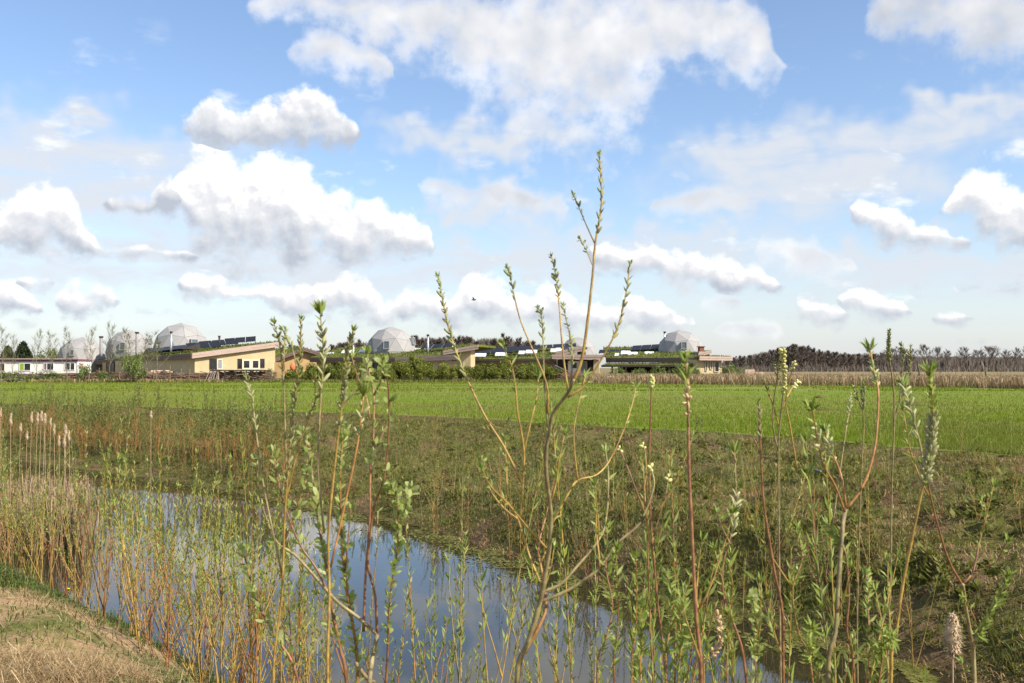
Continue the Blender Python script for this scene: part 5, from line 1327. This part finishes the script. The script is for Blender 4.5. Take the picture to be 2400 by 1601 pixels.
willow('dark-stemmed willow twigs with small catkins before the tall oaks', 4.2, (2060, 1601), [
 ([(2080, 1601), (2086, 1400), (2090, 1150), (2096, 960), (2090, 880), (2083, 830), (2083, 778)], 8, 3, V_, 'catkin', 0.82, 2.0),
 ([(2094, 990), (2108, 940), (2112, 880), (2118, 830), (2112, 806)], 5, 3, V_, 'catkin', 0.5, 2.0),
 ([(2098, 970), (2122, 910), (2132, 860), (2134, 815)], 5, 3, V_, 'catkin', 0.5, 1.8),
 ([(2010, 1601), (2012, 1300), (2020, 1080), (2024, 1000), (2022, 940), (2024, 895)], 7, 3, V_, 'catkin', 0.8, 1.3),
 ([(2022, 960), (2006, 925), (1998, 905)], 4, 2, V_, 'catkin', 0.3, 1.3), ([(1950, 1240), (1975, 1060), (1990, 960), (1994, 925)], 6, 3, V_, 'catkin', 0.6, 1.3)], 13)
willow('yellow-catkinned willow twigs before the left end of the far wood', 4.0, (1830, 1601), [
 ([(1830, 1601), (1826, 1300), (1824, 1060), (1830, 970), (1838, 900), (1836, 850), (1834, 822)], 8, 3, V_, 'yellow', 0.70, 1.2),
 ([(1826, 1000), (1812, 950), (1800, 920), (1793, 895)], 5, 3, Y_, 'catkin', 0.5, 1.4),
 ([(1832, 960), (1850, 920), (1860, 905), (1872, 893)], 5, 3, Y_, 'yellow', 0.6, 1.2),
 ([(1868, 1100), (1852, 1000), (1842, 940), (1856, 870), (1861, 850)], 5, 3, Y_, 'yellow', 0.75, 1.4),
 ([(1824, 1060), (1810, 980), (1822, 880), (1820, 850)], 5, 3, V_, 'catkin', 0.6, 1.6)], 14)

def shoot_arrays(seed, H, style):
    """one young willow: stem and side rods as tubes, leaves as small blades; returns (stem MB, leaves Leaves)"""
    rr = random.Random(seed); m = MB(); lv = Leaves(rr)
    rods = []
    a0 = rr.uniform(0, 6.283); ln = rr.uniform(0.03, 0.16)
    def rod(p, d, L, r0, n=6, up=0.06):
        pts = [p]; 
        for k in range(n):
            d = (d + Vector((rr.uniform(-1, 1), rr.uniform(-1, 1), 0)) * 0.07 + Vector((0, 0, up))).normalized(); pts.append(pts[-1] + d * (L / n))
        m.tube(pts, [r0 * (1 - 0.78 * k / n) for k in range(n + 1)], 4, False); rods.append((pts, L)); return pts
    main = rod(Vector((0, 0, -0.15)), Vector((math.cos(a0) * ln, math.sin(a0) * ln, 1)).normalized(), H + 0.15, 0.0058, 8)
    for j in range(rr.choice((3, 4, 5, 6))):
        t = rr.uniform(0.06, 0.55); p, d = along(main, t); a = rr.uniform(0, 6.283); q = rr.uniform(0.25, 0.75)
        rod(p, (Vector((math.cos(a) * q, math.sin(a) * q, 1))).normalized(), H * (1 - t) * rr.uniform(0.5, 0.95), 0.004, 6, 0.09)
    for pts, L in rods:
        n = int(L / 0.027); t0 = rr.uniform(0.25, 0.5)
        for k in range(n):
            t = t0 + (1 - t0) * (k + rr.random()) / n; p, d = along(pts, t)
            if p.z < 0.55 * H and rr.random() < 0.8: continue
            if style == 'sallow': lv.oval(p, out_dir(rr, d, k, 0.6), rr.uniform(0.012, 0.026), rr.uniform(0.008, 0.014))
            else: lv.leaf(p, out_dir(rr, d, k, 0.5), rr.uniform(0.018, 0.046), rr.uniform(0.006, 0.012))
            if rr.random() < 0.4: lv.leaf(p, out_dir(rr, d, k + 1.3, 0.6), rr.uniform(0.016, 0.04), rr.uniform(0.006, 0.011))
    return m, lv
SHOOTS = []
for k in range(14):
    bark = ('ochre', 'red', 'ochre', 'orange', 'olive', 'red', 'ochre')[k % 7]; st = 'sallow' if k % 7 == 5 else 'leaf'
    m, lv = shoot_arrays(500 + k, 1.0 + 0.06 * (k % 4), st)
    SHOOTS.append((m.mesh('stem', STEM[bark], True), mesh_np('leaves', np.array(lv.v), np.array(lv.f), LEAF['sallow' if st == 'sallow' else 'willow']), bark, np.array(m.v), m.f, np.array(lv.v), np.array(lv.f)))
COLOUR = {'ochre': 'yellow', 'red': 'dark red', 'orange': 'orange', 'olive': 'olive'}
def put_shoot(x, y, H, v, rr, where, group):
    st, le, bark = SHOOTS[v][:3]
    z = max(ground_at(x, y), -0.35)
    o = link('willow_shoot', st); o.location = (x, y, z); s = H
    w = s ** 0.5
    o.scale = (w, w, s); o.rotation_euler = (rr.uniform(-0.08, 0.08), rr.uniform(-0.08, 0.08), rr.uniform(0, 6.283))
    tag(o, 'thin %s-stemmed willow shoot %s' % (COLOUR[bark], where), 'willow', group)
    l = link('leaves', le, o); tag(l, kind='stuff'); return o
def shoots():
    rr = random.Random(77)
    n = 0; near_n = 0
    while n < 160:
        u = rr.random() ** 0.75; Y = 3.3 * (25 / 3.3) ** u
        x = float(x_near(Y)) + (rr.uniform(-1.7, 0.45) if 6.5 < Y < 15 else rr.uniform(-0.9, 0.5))
        if abs(x) > 0.56 * Y + 0.3: continue
        if Y < 6.5:
            near_n += 1
            if near_n > 34: continue
        H = rr.uniform(1.0, 2.0) * (1.25 if Y < 6 else 1.0)
        v = rr.randrange(14)
        if Y < 6: w = 'at the bottom edge before the water'
        elif Y < 10: w = 'between the sallow and the near bank'
        elif Y < 16: w = 'along the near waterline'
        else: w = 'at the far bend of the ditch'
        put_shoot(x, Y, H, v, rr, w, 'willow shoots along the near waterline'); n += 1
    n = 0
    while n < 32:      # stems standing up the slope of the near bank, left of the open water
        Y = rr.uniform(5.2, 9.0); x = float(x_near(Y)) + rr.uniform(-2.0, -0.2); px = 1200 + F * x / Y
        if not 300 < px < 760: continue
        put_shoot(x, Y, rr.uniform(0.7, 1.4), rr.choice((0, 1, 2, 3, 6, 7, 8, 9)), rr, 'on the near bank slope', 'willow shoots along the near waterline'); n += 1
    n = 0
    while n < 64:
        u = rr.random(); Y = 9.0 * (30 / 9.0) ** u; x = float(x_far(Y)) + rr.uniform(-0.3, 1.6)
        if abs(x) > 0.53 * Y: continue
        put_shoot(x, Y, rr.uniform(0.6, 1.6), rr.randrange(14), rr, 'under the far bank', 'willow shoots at the foot of the far bank'); n += 1
    n = 0
    while n < 44:
        u = rr.random(); Y = 11.0 * (32 / 11.0) ** u; t = rr.uniform(0.2, 0.9); x = float(x_far(Y) + (x_edge(Y) - x_far(Y)) * t)
        if abs(x) > 0.53 * Y: continue
        put_shoot(x, Y, rr.uniform(0.5, 1.2), rr.randrange(14), rr, 'up the far bank', 'willow shoots on the slope of the far bank'); n += 1
    # tell shoots of one colour and place apart by their order across the view
    sets = {}
    for o in SC.objects:
        if o.name.split('.')[0] == 'willow_shoot': sets.setdefault(o['label'], []).append(o)
    for lab, os_ in sets.items():
        os_.sort(key=lambda o: o.location.x / o.location.y)
        for k, o in enumerate(os_):
            if len(os_) > 1: o['label'] = '%s, %s from the left' % (lab, nth(k))
shoots()
def thicket():
    """the mass of willow at the left bend of the ditch and the low seedlings over the bank, too many to count"""
    r = np.random.default_rng(91); rr = random.Random(92)
    for name, spots, mats, label in (
      ('willow_thicket', 'bend', ('orange',), 'tangle of young willows filling the bend of the ditch at the left'),
      ('willow_seedlings', 'slope', ('olive',), 'countless low willow seedlings greening the far bank')):
        SV, SF, LV, LF = [], [], [], []; ns = nl = 0; c = 0
        while c < (300 if spots == 'bend' else 400):
            if spots == 'bend':
                Y = rr.uniform(15, 40); x = float(x_near(Y)) + rr.uniform(-4.5, -0.3) if rr.random() < 0.55 else float(x_far(Y)) + rr.uniform(1.0, 4.0)
                if x > -0.22 * Y: continue
                if x < -0.56 * Y: continue
                H = rr.uniform(0.9, 1.9)
            else:
                Y = 11 * (42 / 11.0) ** rr.random(); x = float(x_far(Y) + (x_edge(Y) - x_far(Y)) * rr.uniform(0.0, 0.97)); H = rr.uniform(0.25, 0.75)
                if abs(x) > 0.54 * Y or (x > 2 and rr.random() < 0.7): continue
            _, _, _, sv, sf, lv, lf = SHOOTS[rr.randrange(14)]
            a = rr.uniform(0, 6.283); R = np.array([[math.cos(a), -math.sin(a), 0], [math.sin(a), math.cos(a), 0], [0, 0, 1]])
            S = np.array([H ** 0.5, H ** 0.5, H]); o = np.array([x, Y, max(ground_at(x, Y), -0.2)])
            keep = slice(None) if spots == 'bend' else slice(None, None, 2)
            SV.append((sv * S) @ R.T + o); SF.append(np.array([f for f in sf if len(f) == 4]) + ns); ns += len(sv)
            v4 = (lv * np.array([H ** 0.5, H ** 0.5, H])) @ R.T + o
            if Y > 14 and len(lf) * 2 == len(lv):      # older, fuller leaves in the far tangle
                q4 = v4.reshape(-1, 4, 3); q4 = q4[:, :1] + (q4 - q4[:, :1]) * 1.7; v4 = q4.reshape(-1, 3)
            LV.append(v4); LF.append(lf + nl); nl += len(lv); c += 1
        b = mesh_np(name, np.concatenate(SV), np.concatenate(SF), STEM[mats[0]], True)
        o = tag(link(name, b), label, kind='stuff')
        l = tag(link('leaves', mesh_np('leaves', np.concatenate(LV), np.concatenate(LF), LEAF['mass']), o), kind='stuff')
thicket()

# ------------------------------------------------------------------ cattails
HEAD = plain('cattail_fluff', (0.36, 0.26, 0.16), (0.54, 0.42, 0.28), 40.0, 0.95, 0.05, bump_d=0.01)
def cattail(loc, H, L, R, label, rr, lean=0.05, group='cattails gone to fluff at the bend'):
    o = MB().tube([(0, 0, -0.3), (lean * 0.4, 0, H * 0.5), (lean, 0, H)], [0.006, 0.005, 0.004], 5).build('cattail', STRAW); o.location = loc
    tag(o, label, 'cattail', group)
    r = np.random.default_rng(int(abs(loc[0]) * 997 + loc[1] * 131) % 9973)
    prof = [(0.0, 0.35), (0.12, 0.8), (0.35, 1.0), (0.6, 0.85), (0.8, 0.7), (0.93, 0.45), (1.0, 0.12)]
    m = MB(); pts = []; rad = []
    for t, k in prof: pts.append((lean + 0.006 * math.sin(9 * t), 0.004 * math.cos(7 * t), H - L + L * t)); rad.append(R * 0.8 * k * (0.85 + 0.3 * r.random()))
    m.tube(pts, rad, 9); h = m.build('head', HEAD, o, True)
    n = 420; t = r.random(n); a = r.random(n) * 6.283; k = np.interp(t, [q[0] for q in prof], [q[1] for q in prof]) * R * 0.75
    base = np.stack([lean + np.cos(a) * k, np.sin(a) * k, H - L + L * t], 1); d = np.stack([np.cos(a), np.sin(a), r.normal(-0.2, 0.5, n)], 1) * (R * (0.25 + 0.4 * r.random(n)))[:, None]
    w = np.stack([-np.sin(a), np.cos(a), 0 * a], 1) * R * 0.10
    V = np.stack([base - w, base + w, base + d], 1).reshape(-1, 3)
    f = link('fluff', mesh_np('fluff', V, np.arange(3 * n).reshape(n, 3), HEAD), h); tag(f, kind='stuff')
    return o
STRAW = plain('cattail_stalk', (0.30, 0.21, 0.12), (0.40, 0.30, 0.18), 8.0, 0.8, 0.2)
def cattails():
    rr = random.Random(5)
    p = P(2231, 1438, 4.6); cattail((p.x, p.y, -0.3), p.z + 0.3, 0.185, 0.040, 'single fluffy brown cattail head standing over the water at the lower right', rr, 0.0, None)
    heads = [(84, 966), (92, 962), (101, 970), (110, 968), (118, 978), (131, 994), (151, 998), (157, 994), (168, 1008), (142, 1020), (154, 1018), (72, 964), (46, 992), (28, 968), (6, 955), (62, 1010), (356, 962)]
    for k, (x, y) in enumerate(heads):
        Y = 17.5 + (k * 7 % 5) * 0.5; p = P(x, y, Y)
        cattail((p.x, p.y, 0.0), p.z, rr.uniform(0.16, 0.23), rr.uniform(0.028, 0.038), 'pale fluffy cattail at the left bend, %s of the row counted from the right' % nth(sorted([h[0] for h in heads], reverse=True).index(x)), rr, rr.uniform(-0.05, 0.05))
    # their withered leaves
    r = np.random.default_rng(6); n = 3200; px = np.concatenate([r.normal(100, 55, n - 700), r.normal(185, 10, 700)]); Y = 17 + 4 * r.random(n)
    X = (px - 1200) / F * Y; b = np.stack([X, Y, np.full(n, 0.0)], 1); k = np.abs(X) < 0.55 * Y
    tag(blades('withered_cattail_leaves', b[k], r, 0.5, 1.5, 0.010, 0.022, 0.45, LEAF['reed'], None, 2, 0.25), 'withered pinkish cattail leaves at the left bend')
cattails()

# ------------------------------------------------------------------ a bird over the houses
BIRD = plain('dark_feathers', (0.05, 0.05, 0.06), (0.12, 0.12, 0.13), 9.0, 0.8, 0.2)
def bird():
    p = P(1111, 703, 60)
    m = MB(); m.tube([(-0.16, 0, 0.02), (-0.08, 0, 0), (0.03, 0, 0.0), (0.11, 0, 0.03), (0.15, 0, 0.035)], [0.012, 0.035, 0.045, 0.03, 0.006], 7)
    o = m.build('bird', BIRD, None, True); o.location = p; tag(o, 'small dark bird flying in front of the low clouds', 'bird')
    for s in (-1, 1): MB().prism([(0.05, 0, 0.02), (-0.05, 0, 0.02), (-0.10, s * 0.28, 0.12), (-0.02, s * 0.24, 0.13)], (0, 0, 0.008)).build('wing', BIRD, o)
bird()

def litter():
    x, y = ground_hit(1908, 1108, 9.0); o = MB().tube([(-0.12, 0, 0.035), (-0.10, 0, 0.035), (0.05, 0, 0.035), (0.09, 0, 0.035), (0.13, 0, 0.035)], [0.02, 0.034, 0.034, 0.018, 0.013], 10).build('plastic_bottle', BM['blue_glass'], None, True)
    o.location = (x, y, ground_at(x, y)); o.rotation_euler = (0, 0.1, -0.4); tag(o, 'pale plastic bottle lying on the far bank below the forked silver willow', 'bottle')
    p = P(1785, 1384, 13.2); x = float(x_far(13.2)); o = MB().box(-0.34, 0.34, -0.04, 0.04, -0.02, 0.025).build('floating_plank', BM['board']); o.location = (3.35, 13.0, 0.06); o.rotation_euler = (0, 0.03, -0.12)
    tag(o, 'weathered plank lying at the far waterline', 'plank')
    for k, (a, b) in enumerate(((1925, 933), (2150, 950), (1945, 962))):
        d = ray(a, b); t = (FIELD_H - EYE) / d.z; m = MB(); m.tube([(0, 0, -0.05), (0, 0, 0.03), (0.02, 0, 0.09), (0.02, 0, 0.11)], [0.34, 0.30, 0.16, 0.04], 11); o = m.build('molehill', GM['bank'], None, True)
        o.location = Vector((0, 0, EYE)) + d * t; o.scale = (1 + 0.4 * k, 1, 1); tag(o, ['low dark molehill far out in the green field', 'low dark molehill in the field toward the right fence post', 'low dark molehill in the field behind the forked silver willow'][k], 'molehill', 'molehills in the field')
litter()

# ------------------------------------------------------------------ words for the masses of growth and for the setting
STUFF_TEXT = {'crop_grass': ('young green crop covering the field in drilled rows', 'crop'), 'green_reeds': ('green stalks growing among the dry reeds', 'reeds'),
 'dry_reeds': ('strip of dry buff grass and reeds along the far field edge', 'reeds'), 'tall_stalks': ('tall bent dry stalks standing out against the far wood', 'stalks'),
 'field_margin_grass': ('tufted grass along the foot of the hedge and fence', 'grass'), 'field_margin_straw': ('withered grass at the foot of the woven fence', 'grass'),
 'far_wood': ('dark mass of bare trunks deep in the far wood', 'wood'), 'skyline_wood': ('dark mass of bare trunks behind the houses', 'wood'),
 'far_wood_undergrowth': ('brown undergrowth along the front of the far wood', 'undergrowth'), 'skyline_wood_undergrowth': ('brown undergrowth below the trees behind the houses', 'undergrowth'),
 'waterside_grass': ('longer grass fringing the near waterline', 'grass'), 'dry_bank_grass': (None, 'grass'), 'bank_weeds': (None, 'weeds'), 'broad_weeds': (None, 'weeds'), 'pond_weed': (None, 'pond weed'),
 'bank_grass': (None, 'grass'), 'near_dry_grass': (None, 'grass'), 'dry_tussock': (None, 'grass'), 'willow_thicket': (None, 'willows'), 'willow_seedlings': (None, 'willows'), 'withered_cattail_leaves': (None, 'reeds'),
 'near_bank': ('sandy grass-grown near bank of the ditch', 'bank'), 'far_bank': ('brown and green far bank sloping up to the field', 'bank'), 'ditch_bed': ('muddy bed under the ditch water', 'ditch bed'),
 'field': ('flat green crop field reaching to the houses', 'field'), 'water': ('still ditch water mirroring sky and clouds', 'water')}
for o in SC.objects:
    if o.parent is None and o.name.split('.')[0] in STUFF_TEXT:
        t, c = STUFF_TEXT[o.name.split('.')[0]]
        if t: o['label'] = t
        o['category'] = c
